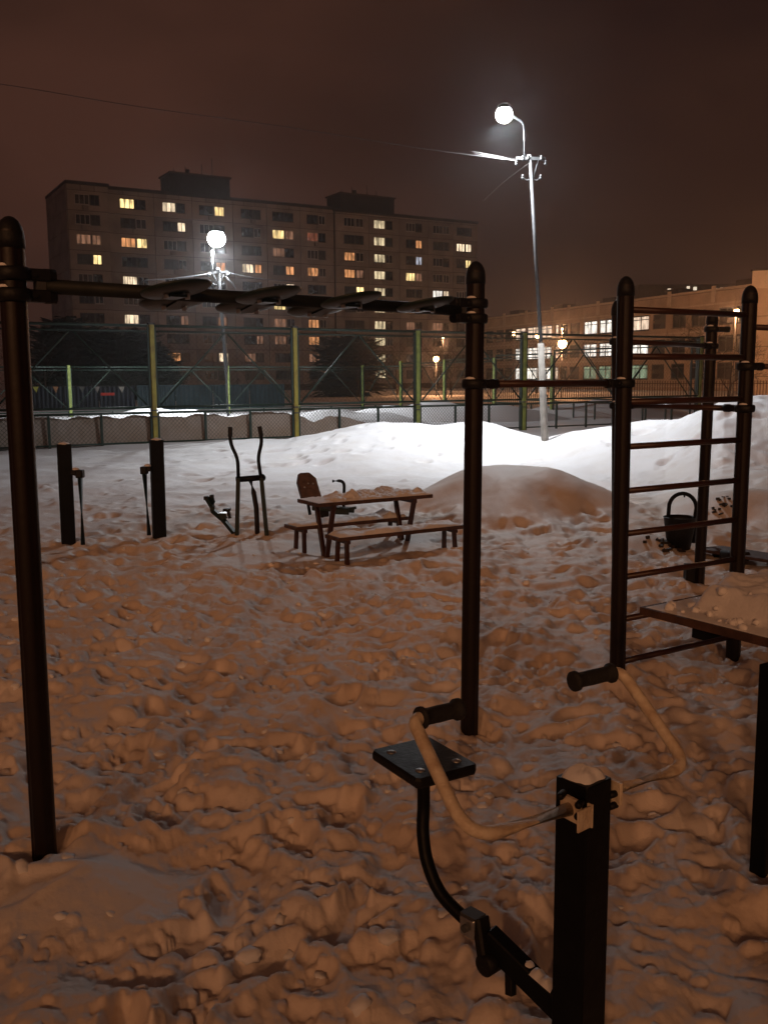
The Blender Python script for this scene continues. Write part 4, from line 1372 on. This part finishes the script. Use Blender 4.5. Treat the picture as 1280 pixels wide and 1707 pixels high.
# ------------------------------------------------------------------ pull-down machine in the foreground
PM = Vector((.458, 2.10, 0))
bar_d = Vector((.56, .38, 0)).normalized(); per = Vector((-bar_d.y, bar_d.x, 0))
mach = thing('pull_down_machine', (PM.x, PM.y, 0), 'black chest press machine with cream handles and square seat, snow capped post, nearest the viewer', 'exercise machine')
ztop = at(978, 1307, 2.06).z
rot = (bar_d, per, Zv)
# post is set with its corner to the viewer
c45 = Vector((math.cos(.70), math.sin(.70), 0)); s45 = Vector((-c45.y, c45.x, 0))
sd = .092
mb = MB(); mb.box((PM.x, PM.y, (ztop - .5) / 2), (sd, sd, ztop + .5), (c45, s45, Zv), .004); post_m = mb.build('main_post', black_paint, mach)
# snow cap on the post
n1 = 26; VV = []
for j in range(12):
    for i in range(n1):
        q = j / 11; a = 2 * math.pi * i / n1
        c_, s_ = math.cos(a), math.sin(a); sq = .042 / max(abs(c_), abs(s_)); rad = q * (sq * .85 + .042 * .15) * 1.0
        x = c_ * rad; y = s_ * rad
        p = PM + c45 * x + s45 * y
        z = ztop - .004 + .030 * (1 - q ** 3.2) ** .9 - (.010 * (a > 3.6) * (a < 5.2) * q) + .006 * float(perlin(np.array(p.x * 40), np.array(p.y * 40), 31))
        VV.append((p.x, p.y, z))
Ih = np.arange(12 * n1).reshape(12, n1); Ih = np.concatenate([Ih, Ih[:, :1]], 1)
np_mesh('snow_cap', np.array(VV) - np.array(OFF[mach.name]), np.stack([Ih[:-1, :-1], Ih[1:, :-1], Ih[1:, 1:], Ih[:-1, 1:]], -1).reshape(-1, 4), snow, True, None, mach)


def smooth_path(pts, k=6, rad=None):
    """round the corners of a polyline"""
    pts = [Vector(p) for p in pts]; out = [pts[0]]
    for i in range(1, len(pts) - 1):
        a = pts[i].lerp(pts[i - 1], .5 if i > 1 else .45); b = pts[i].lerp(pts[i + 1], .5 if i < len(pts) - 2 else .45)
        rd_ = rad[i - 1] if rad else .075
        la = min((pts[i] - pts[i - 1]).length * .48, rd_); lb = min((pts[i + 1] - pts[i]).length * .48, rd_)
        a = pts[i] + (pts[i - 1] - pts[i]).normalized() * la; b = pts[i] + (pts[i + 1] - pts[i]).normalized() * lb
        for q in range(k + 1):
            t = q / k; out.append(a * (1 - t) ** 2 + pts[i] * 2 * t * (1 - t) + b * t * t)
    out.append(pts[-1]); return out


zb = at(955, 1350, 2.06).z
root_l = PM - bar_d * .05; root_r = PM + bar_d * .05
el_l = at(782, 1402, 1.90); el_r = at(1146, 1278, 2.27)
up_l = at(690, 1205, 2.10); up_r = at(1026, 1122, 2.46)
gl0 = at(696, 1192, 2.12); gl1 = at(764, 1182, 2.19); gr0 = at(1019, 1123, 2.45); gr1 = at(956, 1136, 2.38)
ra = at(948, 1349, 2.04); rb_ = at(1022, 1316, 2.14)
rr2 = .0155
cl_ = at(688, 1200, 2.10); cr2_ = at(1034, 1118, 2.46)
gl0 = cl_ + (gl1 - cl_).normalized() * .020; gr0 = cr2_ + (gr1 - cr2_).normalized() * .030
mb = MB(); mb.tube(smooth_path([ra, el_l, cl_, gl1], 8, (.085, .024)), rr2, n=16); hl = mb.build('handle_bar', cream_paint, mach)
mb = MB(); mb.tube(smooth_path([rb_, el_r, cr2_, gr1], 8, (.06, .034)), rr2, n=16); hr = mb.build('handle_bar', cream_paint, mach)
for (g0, g1, hb) in ((gl0, gl1, hl), (gr0, gr1, hr)):
    d = (g1 - g0).normalized(); L = (g1 - g0).length
    mb = MB(); mb.lathe(g0, [(.017, 0), (.0265, .002), (.0265, .009), (.0205, .013), (.0198, L * .25), (.0205, L * .5), (.0198, L * .75), (.0205, L - .013), (.0265, L - .009), (.0265, L + .002), (.017, L + .005)], n=20, axis=tuple(d))
    mb.build('grip', rubber, hb)
# brackets holding the bars
for sg, rp in ((-1, ra), (1, rb_)):
    nrm = bar_d * sg
    fc = PM + bar_d * (.058 * sg)
    mb = MB(); mb.box((rp + nrm * -.006), (.010, .062, .055), (bar_d, per, Zv), .002)
    if sg < 0:
        mb.box(rp + c45 * .03 - s45 * .0 + Vector((.012, -.012, -.012)), (.004, .05, .055), (c45, s45, Zv))
        mb.box(rp + Vector((.028, -.03, -.01)), (.045, .004, .05), (c45, s45, Zv))
    br = mb.build('bracket', cream_paint, mach)
    pts_ = ((934, 1327), (964, 1342), (963, 1361)) if sg < 0 else ((1024, 1323), (1024, 1342))
    for (x, y) in pts_:
        c = at(x, y, 2.015 if sg < 0 else 2.12); dv = (Vector((0, 0, EYE)) - c).normalized() if sg < 0 else nrm
        dv = Vector((-.5, -.86, 0)) if sg < 0 else nrm
        mb = MB(); mb.lathe(c, [(.0085, -.02), (.0085, .004), (.0065, .008), (.001, .009)], n=10, axis=tuple(dv))
        mb.build('bolt', black_plastic, br)
# seat plate
zs_ = .62
sA, sB, sC, sD = atz(619, 1254, zs_), atz(712, 1222, zs_), atz(792, 1274, zs_), atz(702, 1300, zs_)
cen = (sA + sB + sC + sD) / 4; ex = ((sC - sB) + (sD - sA)).normalized(); ey = ((sB - sA) + (sC - sD)); ey = (ey - ex * ey.dot(ex)).normalized()
lx = ((sC - sB).length + (sD - sA).length) / 2; ly_ = ((sB - sA).length + (sC - sD).length) / 2
mb = MB(); mb.box(cen - Zv * .014, (lx, ly_, .028), (ex, ey, Zv), .012); seat = mb.build('seat', black_plastic, mach)
for a in (-.3, .3):
    for b in (-.3, .3):
        mb = MB(); mb.lathe(cen + ex * lx * a + ey * ly_ * b, [(.013, -.002), (.013, .001), (.007, .004), (.001, .005)], n=12)
        mb.build('bolt', steel, seat)
# curved stem below the seat
st = [Vector((cen.x, cen.y, zs_ - .03)), at(706, 1340, cen.y), at(705, 1390, cen.y - .02), at(713, 1440, cen.y - .05), at(735, 1490, cen.y - .09), at(776, 1533, cen.y - .14)]
pp = []
for i in range(len(st) - 1):
    p0 = st[max(0, i - 1)]; p1 = st[i]; p2 = st[i + 1]; p3 = st[min(len(st) - 1, i + 2)]
    for k in range(6):
        t = k / 6; pp.append(.5 * ((2 * p1) + (p2 - p0) * t + (2 * p0 - 5 * p1 + 4 * p2 - p3) * t * t + (3 * p1 - p0 - 3 * p2 + p3) * t ** 3))
pp.append(st[-1])
mb = MB(); mb.tube(pp, .0175, n=14); mb.build('seat_stem', black_paint, mach)
lk_ = at(788, 1540, cen.y - .15)
axl = (ex * 1.0).normalized()
d1_ = (at(935, 1690, 2.07) - lk_); d1_.z = 0; d1_.normalize(); n1_ = Vector((-d1_.y, d1_.x, 0))
mb = MB(); mb.box(lk_, (.050, .052, .050), (d1_, n1_, Zv), .004); clampo = mb.build('pivot_clamp', steel, mach)
mb = MB(); mb.cyl(lk_ - n1_ * .036, lk_ + n1_ * .036, .010, n=10); mb.box(lk_ + Zv * .028, (.052, .04, .006), (d1_, n1_, Zv)); mb.build('bolt', galv, clampo)
lk2 = at(822, 1580, cen.y - .18)
mb = MB(); mb.beam(at(800, 1528, cen.y - .16), at(812, 1610, cen.y - .20), .030, .045, n1_, .006); mb.lathe(at(815, 1605, cen.y - .20) - n1_ * .024, [(.02, 0), (.028, .003), (.028, .045), (.02, .048)], n=18, axis=tuple(n1_)); mb.build('pivot_arm', black_plastic, mach)
mb = MB(); mb.beam(at(812, 1560, cen.y - .17), at(960, 1706, 2.10), .045, .060, Zv, .004); fb_ = mb.build('foot_beam', black_paint, mach)
mb = MB(); mb.beam(at(850, 1600, cen.y - .20), at(851, 1658, cen.y - .22), .022, .022, n1_, .002); mb.build('stop_pin', black_plastic, mach)
# thin line of snow on the beam
a_, b_ = at(830, 1566, cen.y - .17), at(925, 1648, 2.12)
VV = []; 
for i in range(30):
    t = i / 29; c = a_.lerp(b_, t); hh = .010 + .006 * math.sin(i * 1.3) + .004 * math.sin(i * 3.7)
    for j in range(7):
        u_ = (j / 6 - .5) * 2; VV.append(tuple(c + n1_ * (.02 * u_) + Zv * (hh * (1 - u_ * u_) - .003) - Vector(OFF[mach.name])))
Ih = np.arange(30 * 7).reshape(30, 7)
np_mesh('snow_strip', np.array(VV), np.stack([Ih[:-1, :-1], Ih[1:, :-1], Ih[1:, 1:], Ih[:-1, 1:]], -1).reshape(-1, 4), snow, True, None, mach)

# ------------------------------------------------------------------ snow-covered table top helper


def snow_slab(name, o, u, v, lu, lv, z, hf, parent=None, label=None, nu=70, nv=30, cat='snow'):
    VV = []
    for i in range(nu + 1):
        for j in range(nv + 1):
            a, b = i / nu, j / nv
            e = min(a * lu, (1 - a) * lu, b * lv, (1 - b) * lv)
            h = hf(a, b) * float(sstep(np.array(e / .05))) ** .5
            p = o + u * (a * lu) + v * (b * lv)
            VV.append((p.x, p.y, z + max(0, h) - .002 * (e <= 0)))
    Ih = np.arange((nu + 1) * (nv + 1)).reshape(nu + 1, nv + 1)
    ob = np_mesh(name, np.array(VV), np.stack([Ih[:-1, :-1], Ih[1:, :-1], Ih[1:, 1:], Ih[:-1, 1:]], -1).reshape(-1, 4), snow, True)
    if label: tag(ob, label, cat)
    return ob


pn = lambda x, y, s=0: float(perlin(np.array(float(x)), np.array(float(y)), s))

# ------------------------------------------------------------------ table at the right edge
TZ = .78
tA = atz(1064, 1012, TZ); tB = atz(1330, 1079, TZ)
tu = (tB - tA); tu.z = 0; tu.normalize(); tv = Vector((-tu.y, tu.x, 0))
if tv.x < 0: tv = -tv
tA = Vector((tA.x, tA.y, 0))
tab = thing('snowy_table', (tA.x, tA.y, 0), 'brown board table heaped with snow, cut by the right edge of the photo', 'table')
LU, LV = 1.35, .62
for k in range(5):
    w = LV / 5
    mb = MB(); c = tA + tu * (LU / 2) + tv * (w * (k + .5)) + Zv * (TZ - .014); mb.box(c, (LU, w - .006, .028), (tu, tv, Zv), .003); mb.build('plank', wood_brown, tab)
for k in (.18, .82):
    mb = MB(); c = tA + tu * (LU * k) + tv * LV / 2 + Zv * (TZ - .05); mb.box(c, (.05, LV - .06, .04), (tu, tv, Zv)); mb.build('cross_bar', black_paint, tab)
lg = at(1271, 1300, 2.86)
for (cu, cv) in ((.43, .06), (.43, .54), (1.2, .06), (1.2, .54)):
    c = tA + tu * cu + tv * cv
    if (cu, cv) == (.43, .06): c = Vector((at(1277, 1300, 2.98).x, 2.98, 0))
    mb = MB(); mb.box((c.x, c.y, (TZ - .08 - .4) / 2), (.06, .06, TZ - .08 + .4 - .01), (tu, tv, Zv), .004); mb.build('leg', black_paint, tab)


def h_tab(a, b):
    x = a * (LU - .02); y = b * (LV - .03)
    edge = sstep(np.array((x - .11 - .03 * pn(y * 9, 3, 2)) / .07)) * sstep(np.array((y - .085 - .02 * pn(x * 7, 1, 3)) / .055))
    return .004 + float(edge) * (.110 + .030 * pn(x * 4, y * 4, 4) + .012 * pn(x * 13, y * 13, 5) + .006 * pn(x * 31, y * 31, 6) - .05 * (1 - b) * 0)


snow_slab('table_snow', tA + tu * .012 + tv * .015, tu, tv, LU - .02, LV - .03, TZ + .001, h_tab, None, 'thick clean slab of snow lying on the brown table at right', 130, 70)

for k_ in range(46):
    a_ = random.uniform(.06, .95) * LU; b_ = random.choice((random.uniform(.03, .12), random.uniform(.05, .5))); c = tA + tu * a_ + tv * (b_ if random.random() < .75 else random.uniform(.05, .5))
    if c.x > 1.9: continue
    rr0 = random.uniform(.006, .018)
    mb = MB(); v = ico_v[:, :] * (1 + .5 * perlin(ico_v[:, 0] * 1.5 + k_, ico_v[:, 1] * 1.5 + ico_v[:, 2], 20))[:, None] * rr0
    if k_ == 0: cv_, cf_, cn_ = [], [], 0
    zz_ = TZ + .004 + rr0 * .3 + (0 if b_ < .085 and a_ > .1 else h_tab(min(1, a_ / LU), min(1, max(0, (c - tA).dot(tv)) / LV)))
    cv_.append(v + np.array([c.x, c.y, zz_])); cf_.append(ico_f + cn_); cn_ += len(v)
o = np_mesh('snow_crumbs', np.vstack(cv_), np.vstack(cf_), snow, True, 'stuff')

# ------------------------------------------------------------------ picnic set
pu = Vector((.857, .515, 0)); pv = Vector((-.515, .857, 0))


def uvp(u_, v_):
    return pu * u_ + pv * v_


def board_set(root, u0, u1, v0, v1, z, nb, m=wood_brown, th_=.035):
    w = (v1 - v0) / nb
    for k in range(nb):
        mb = MB(); c = uvp((u0 + u1) / 2, v0 + w * (k + .5)) + Zv * (z - th_ / 2)
        mb.box(c, (u1 - u0 + .01 * (k % 2), w - .008, th_), (pu, pv, Zv), .004); mb.build('plank', m, root)


PT = .48
pt0 = uvp(3.98, 7.81)
pic = thing('picnic_table', (pt0.x, pt0.y, 0), 'brown wooden picnic table on V shaped steel legs, crusted with snow', 'table')
board_set(pic, 3.98, 5.26, 7.80, 8.24, PT, 4)
for uu in (4.16, 5.06):
    for (va, vb) in ((7.84, 8.00), (8.20, 8.04)):
        a = uvp(uu, va) + Zv * (PT - .04); b = uvp(uu, vb) + Zv * (-.10)
        mb = MB(); mb.beam(a, b, .04, .04, pu, .003); mb.build('leg', bar_paint, pic)
    mb = MB(); mb.beam(uvp(uu, 7.82) + Zv * (PT - .055), uvp(uu, 8.22) + Zv * (PT - .055), .04, .04, Zv); mb.build('cross_bar', bar_paint, pic)


def bench(u0, u1, v0, v1, z, label):
    o0 = uvp(u0, v0); root = thing('bench', (o0.x, o0.y, 0), label, 'bench', 'benches of the picnic set')
    board_set(root, u0, u1, v0, v1, z, 2)
    for uu in (u0 + .11, u1 - .10):
        for vv, dv in ((v0 + .05, -.02), (v1 - .05, .02)):
            mb = MB(); mb.beam(uvp(uu, vv) + Zv * (z - .04), uvp(uu + (.01 if uu > 4.5 else -.01), vv + dv) - Zv * .12, .035, .035, pu, .002); mb.build('leg', bar_paint, root)
        mb = MB(); mb.beam(uvp(uu, v0 + .01) + Zv * (z - .053), uvp(uu, v1 - .01) + Zv * (z - .053), .035, .03, Zv); mb.build('cross_bar', bar_paint, root)
    return root


BZ = .225
bench(3.94, 5.32, 7.34, 7.60, BZ, 'low wooden bench on the near side of the snowy picnic table')
bench(3.90, 5.18, 8.12, 8.38, BZ, 'low wooden bench on the far side of the snowy picnic table')


def h_pic(a, b):
    x, y = a * 1.26, b * .42
    base = .012 + .018 * max(0, pn(x * 5, y * 5, 41)) + .012 * abs(pn(x * 14, y * 14, 42)) + .006 * pn(x * 30, y * 30, 45)
    lumps = .0
    for cx, cy, r_, h_ in ((.42, .12, .10, .075), (.30, .25, .12, .045), (.62, .22, .14, .055), (.9, .3, .14, .055), (1.17, .12, .06, .055), (1.0, .12, .1, .03), (.2, .1, .09, .03)):
        q = math.hypot(x - cx, y - cy) / r_
        if q < 1: lumps = max(lumps, h_ * (1 - q) ** .8)
    return base * (.3 + 1.2 * min(1, a * 3)) + lumps


snow_slab('table_snow', uvp(3.99, 7.81), pu, pv, 1.26, .42, PT + .001, h_pic, None, 'crusted snow with pointed lumps lying on the picnic table', 150, 56)


def h_bn(seed):
    def f(a, b):
        x, y = a * 1.3, b * .25
        return .014 + .034 * max(0, .15 + pn(x * 3.5, y * 6, seed)) + .014 * abs(pn(x * 12, y * 12, seed + 1)) + (.05 * max(0, 1 - abs(x - 1.12) / .1) if seed == 53 else 0)
    return f


snow_slab('bench_snow', uvp(3.96, 7.35), pu, pv, 1.34, .24, BZ + .001, h_bn(51), None, 'thin brownish snow crust on the near picnic bench', 110, 26)
snow_slab('bench_snow', uvp(3.92, 8.13), pu, pv, 1.24, .24, BZ + .001, h_bn(53), None, 'thin snow crust on the far picnic bench, heaped at its right end', 110, 26)

# ------------------------------------------------------------------ machine behind the table (seat back, curved handle)
DM = 10.7
lp0 = at(540, 855, DM)
lp = thing('leg_press_machine', (lp0.x, lp0.y, 0), 'exercise seat with chamfered dark backrest and curved handle behind the picnic table', 'exercise machine')
outl = [(500, 792), (505, 789), (516, 788), (527, 797), (530, 808), (536, 828), (505, 832), (498, 806)]
th_v = Vector((-.03, .045, 0))
mb = MB(); mb.prism([at(x, y, DM) for x, y in outl][::-1], th_v); bk = mb.build('backrest', wood_brown, lp)
for (x, y) in ((514, 806), (508, 812), (522, 806)):
    c = at(x, y, DM - .01); mb = MB(); mb.lathe(c, [(.012, 0), (.012, .005), (.003, .008)], n=8, axis=(0, -1, 0)); mb.build('bolt', steel, bk)
mb = MB(); mb.tube([at(512, 832, DM + .03), at(514, 842, DM + .03), at(517, 858, DM + .03)], .018, n=8); mb.build('back_support', black_paint, lp)
mb = MB(); mb.tube(smooth_path([at(554, 802, DM + .1), at(574, 801, DM + .1), at(573, 845, DM + .1)]), .018, n=10); mb.build('handle', black_paint, lp)
mb = MB(); mb.beam(at(520, 846, DM), at(590, 850, DM + .05), .16, .05, Zv, .01); mb.build('seat', dark_green, lp)
mb = MB(); mb.beam(at(541, 848, DM), at(541, 862, DM), .10, .10, None, .005); mb.build('pedestal', black_paint, lp)
mb = MB(); mb.beam(at(552, 851, DM), at(582, 852, DM), .12, .07, Zv, .008); mb.beam(at(580, 848, DM), at(594, 846, DM), .06, .025, Zv); mb.build('foot_plate', dark_green, lp)

# ------------------------------------------------------------------ elliptical walker (left of the table)
DE = 9.98
e0 = at(420, 888, DE)
el = thing('ski_walker_machine', (e0.x, e0.y, 0), 'dark ski walker machine with two tall bent handles left of the picnic table', 'exercise machine')


def pxy(x, y, dx=0):   # crop pixel of the enlarged view -> point
    return at(330 + x / 8.536, 700 + y / 8.536, DE + dx)


mb = MB(); mb.tube(smooth_path([pxy(462, 105), pxy(462, 335), pxy(568, 545), pxy(577, 815)]), .019, n=10); h1 = mb.build('handle', black_paint, el)
mb = MB(); mb.cyl(pxy(462, 100), pxy(462, 240), .024, n=10); mb.build('grip', rubber, h1)
mb = MB(); mb.tube(smooth_path([pxy(878, 95), pxy(915, 300), pxy(855, 540), pxy(895, 800)]), .019, n=10); h2_ = mb.build('handle', black_paint, el)
mb = MB(); mb.cyl(pxy(877, 92), pxy(902, 225), .024, n=10); mb.build('grip', rubber, h2_)
mb = MB(); mb.cyl(pxy(545, 850), pxy(928, 818), .031, n=12); mb.ball(pxy(910, 822), .042, 10, 8); mb.build('axle', black_paint, el)
mb = MB(); mb.beam(pxy(576, 830, -.03), pxy(556, 1700, -.03), .042, .042, None, .004); mb.build('leg', dark_green, el)
mb = MB(); mb.beam(pxy(905, 830, -.03), pxy(985, 1680, -.03), .042, .042, None, .004); mb.build('leg', dark_green, el)
mb = MB(); mb.tube([pxy(745, 845, .02), pxy(795, 1030, .02), pxy(832, 1250, .02), pxy(842, 1450, .02), pxy(848, 1680, .02)], .027, n=10); mb.build('centre_post', post_paint, el)
# pedal linkage on the left, half sunk in snow
mb = MB(); mb.beam(pxy(520, 1610), pxy(345, 1400, .1), .05, .04, Zv, .003); mb.beam(pxy(345, 1400, .1), pxy(215, 1290, .15), .05, .05, Zv, .003); mb.build('pedal_beam', dark_green, el)
mb = MB(); mb.prism([pxy(290, 1330, .05), pxy(400, 1330, .05), pxy(420, 1400, .05), pxy(330, 1420, .05)][::-1], (.02, .16, 0)); mb.build('pedal', dark_green, el)
mb = MB(); mb.beam(pxy(365, 1280, .02), pxy(465, 1275, .02), .08, .03, Zv, .003); mb.beam(pxy(430, 1290, .02), pxy(460, 1400, .02), .035, .03, None, .002); mb.build('pedal_stop', black_plastic, el)
mb = MB(); mb.beam(pxy(215, 1300, .15), pxy(210, 1230, .15), .05, .05, None, .003); mb.beam(pxy(215, 1250, .15), pxy(130, 1110, .2), .04, .05, None, .003); mb.beam(pxy(225, 1180, .15), pxy(195, 1080, .2), .03, .04, None, .003); mb.build('pedal_arm', dark_green, el)
mb = MB(); mb.box(pxy(200, 1085, .2), (.04, .07, .03), None, .004); mb.box(pxy(120, 1110, .2), (.045, .07, .04), None, .004); mb.build('pedal_pad', black_plastic, el)

# ------------------------------------------------------------------ two-post air walker at left
DA, DB_ = 9.35, 9.85
aw = thing('pendulum_machine', (at(180, 900, 9.6).x, 9.6, 0), 'pair of thick black square posts with hanging foot arms, left in the snow', 'exercise machine')


def sqpost(xt, yt, xb, yb, w, d_):
    a = at(xb, yb, d_); b = at(xt, yt, d_); 
    mb = MB(); dz = (b - a).normalized(); mb.beam(a - dz * .25, b, w, w * .85, Vector((.35, -.94, 0)), .006); return mb.build('post', black_paint, aw)


sqpost(107, 740, 115, 906, .135, DA); sqpost(261, 733, 266, 890, .135, DB_)
for (x0, y0, x1, y1, xb, yb, d_) in ((120, 786, 134, 790, 139, 908, DA - .12), (252, 780, 241, 784, 249, 892, DB_ - .12)):
    mb = MB(); mb.beam(at(x0, y0, d_), at(x1, y1, d_), .06, .055, Zv, .006); mb.box(at(x1, y1, d_), (.07, .09, .075), None, .012); br = mb.build('bracket', black_plastic, aw)
    mb = MB(); mb.tube([at(x1, y1 + 3, d_ - .02), at(xb, yb, d_ - .02)], [.026, .022], n=10); mb.build('swing_arm', dark_green, aw)
    sp_ = at((x0 + x1) / 2, y0 - 3, d_); mb = MB(); mb.lathe(sp_, [(.04, 0), (.03, .016), (.004, .024)], n=10); mb.build('snow_cap', snow_clean, br)
for (x, y, d_) in ((107, 740, DA), (261, 733, DB_)):
    t_ = at(x, y, d_); mb = MB(); mb.lathe(t_ - Zv * .004, [(.062, 0), (.05, .012), (.02, .022), (.002, .025)], n=12); mb.build('snow_cap', snow_clean, aw)

# ------------------------------------------------------------------ litter bin on an arch frame
DU = 9.0
u0_ = at(1133, 915, DU)
urn = thing('litter_bin', (u0_.x, DU, 0), 'black conical litter bin hanging in an arched tube frame behind the wall bars', 'litter bin')


def bp_(x, y, dy=0): return at(1040 + x / 5.333, 800 + y / 5.333, DU + dy)


arch = [bp_(370, 620)]
for k in range(13):
    a = math.pi * (1 - k / 12); arch.append(bp_(518 + 122 * math.cos(a), 250 - 130 * math.sin(a)))
arch = [bp_(392, 320), bp_(393, 250)] + arch[1:] + [bp_(632, 320)]
arch = [bp_(398, 560), bp_(390, 330)] + arch[2:-1] + [bp_(628, 330), bp_(612, 560)]
mb = MB(); mb.tube([p for p in arch], .019, n=10); mb.build('arch_frame', black_paint, urn)
cb = bp_(500, 620); ct = bp_(495, 330); hgt = ct.z - cb.z
mb = MB(); mb.lathe((ct.x, DU, cb.z), [(.085, 0), (.105, .01), (.135, hgt * .6), (.150, hgt * .97), (.158, hgt), (.150, hgt + .004), (.142, hgt * .9), (.09, hgt * .3), (.002, hgt * .28)], n=26); bk_ = mb.build('bucket', black_plastic, urn)
mb = MB(); mb.cyl(bp_(533, 128), bp_(535, 155), .008, n=6); mb.build('hook', black_paint, urn)
for nm_, (bx, by), cnt, sp_, lab in (('litter', (1104, 908), 26, .10, 'dark scraps of litter in the snow left of the bin'), ('litter', (1196, 862), 16, .09, 'small dark pile of scraps beyond the rear ladder post')):
    c = atz(bx, by, .03); mb = MB()
    for k in range(cnt):
        x = c.x + random.gauss(0, sp_); y = c.y + random.gauss(0, sp_); z = gz(x, y) + .015
        ang = random.uniform(0, 3.1); X_ = Vector((math.cos(ang), math.sin(ang), random.uniform(-.4, .4))).normalized(); Y_ = X_.cross(Vector((random.uniform(-.4, .4), random.uniform(-.4, .4), 1))).normalized()
        mb.box((x, y, z), (random.uniform(.02, .08), random.uniform(.01, .05), random.uniform(.008, .03)), (X_, Y_, X_.cross(Y_)), .002)
    o = mb.build(nm_, trash_mat); o['kind'] = 'stuff'

# ------------------------------------------------------------------ sit-up board at right, behind the wall bars
s0 = at(1181, 914, 8.6); s1 = at(1345, 940, 7.5)
sit = thing('sit_up_board', (s0.x, s0.y, 0), 'low dark sit up board half hidden behind the right ladder post', 'exercise machine')
mb = MB(); mb.beam(s0, s1, .30, .03, Zv, .004); mb.build('board', wood_brown, sit)
for t_, z_ in ((.08, 0), (.9, 0)):
    p = s0.lerp(s1, t_); mb = MB(); mb.box((p.x, p.y, (p.z - .02 - .3) / 2), (.05, .05, p.z - .02 + .3), None, .003); mb.build('leg', black_paint, sit)
p = at(1203, 924, 8.2); mb = MB(); mb.cyl(p, at(1246, 928, 8.0), .04, n=12); mb.build('foot_roll', rubber, sit)
print('objects', len(bpy.data.objects))

# ------------------------------------------------------------------ thin haze volume added to give the lamps their halo
hz = MB(); hz.box((0, 120, 22), (300, 330, 52)); hob = hz.build('haze', snow); hob['kind'] = 'stuff'
hm = bpy.data.materials.new('haze'); hm.use_nodes = True; hn = hm.node_tree; hn.nodes.clear()
ho = hn.nodes.new('ShaderNodeOutputMaterial'); pvn = hn.nodes.new('ShaderNodeVolumePrincipled')
pvn.inputs['Density'].default_value = HAZE; pvn.inputs['Color'].default_value = (.9, .9, .92, 1); pvn.inputs['Anisotropy'].default_value = .88
hn.links.new(pvn.outputs[0], ho.inputs['Volume']); hob.data.materials.clear(); hob.data.materials.append(hm)
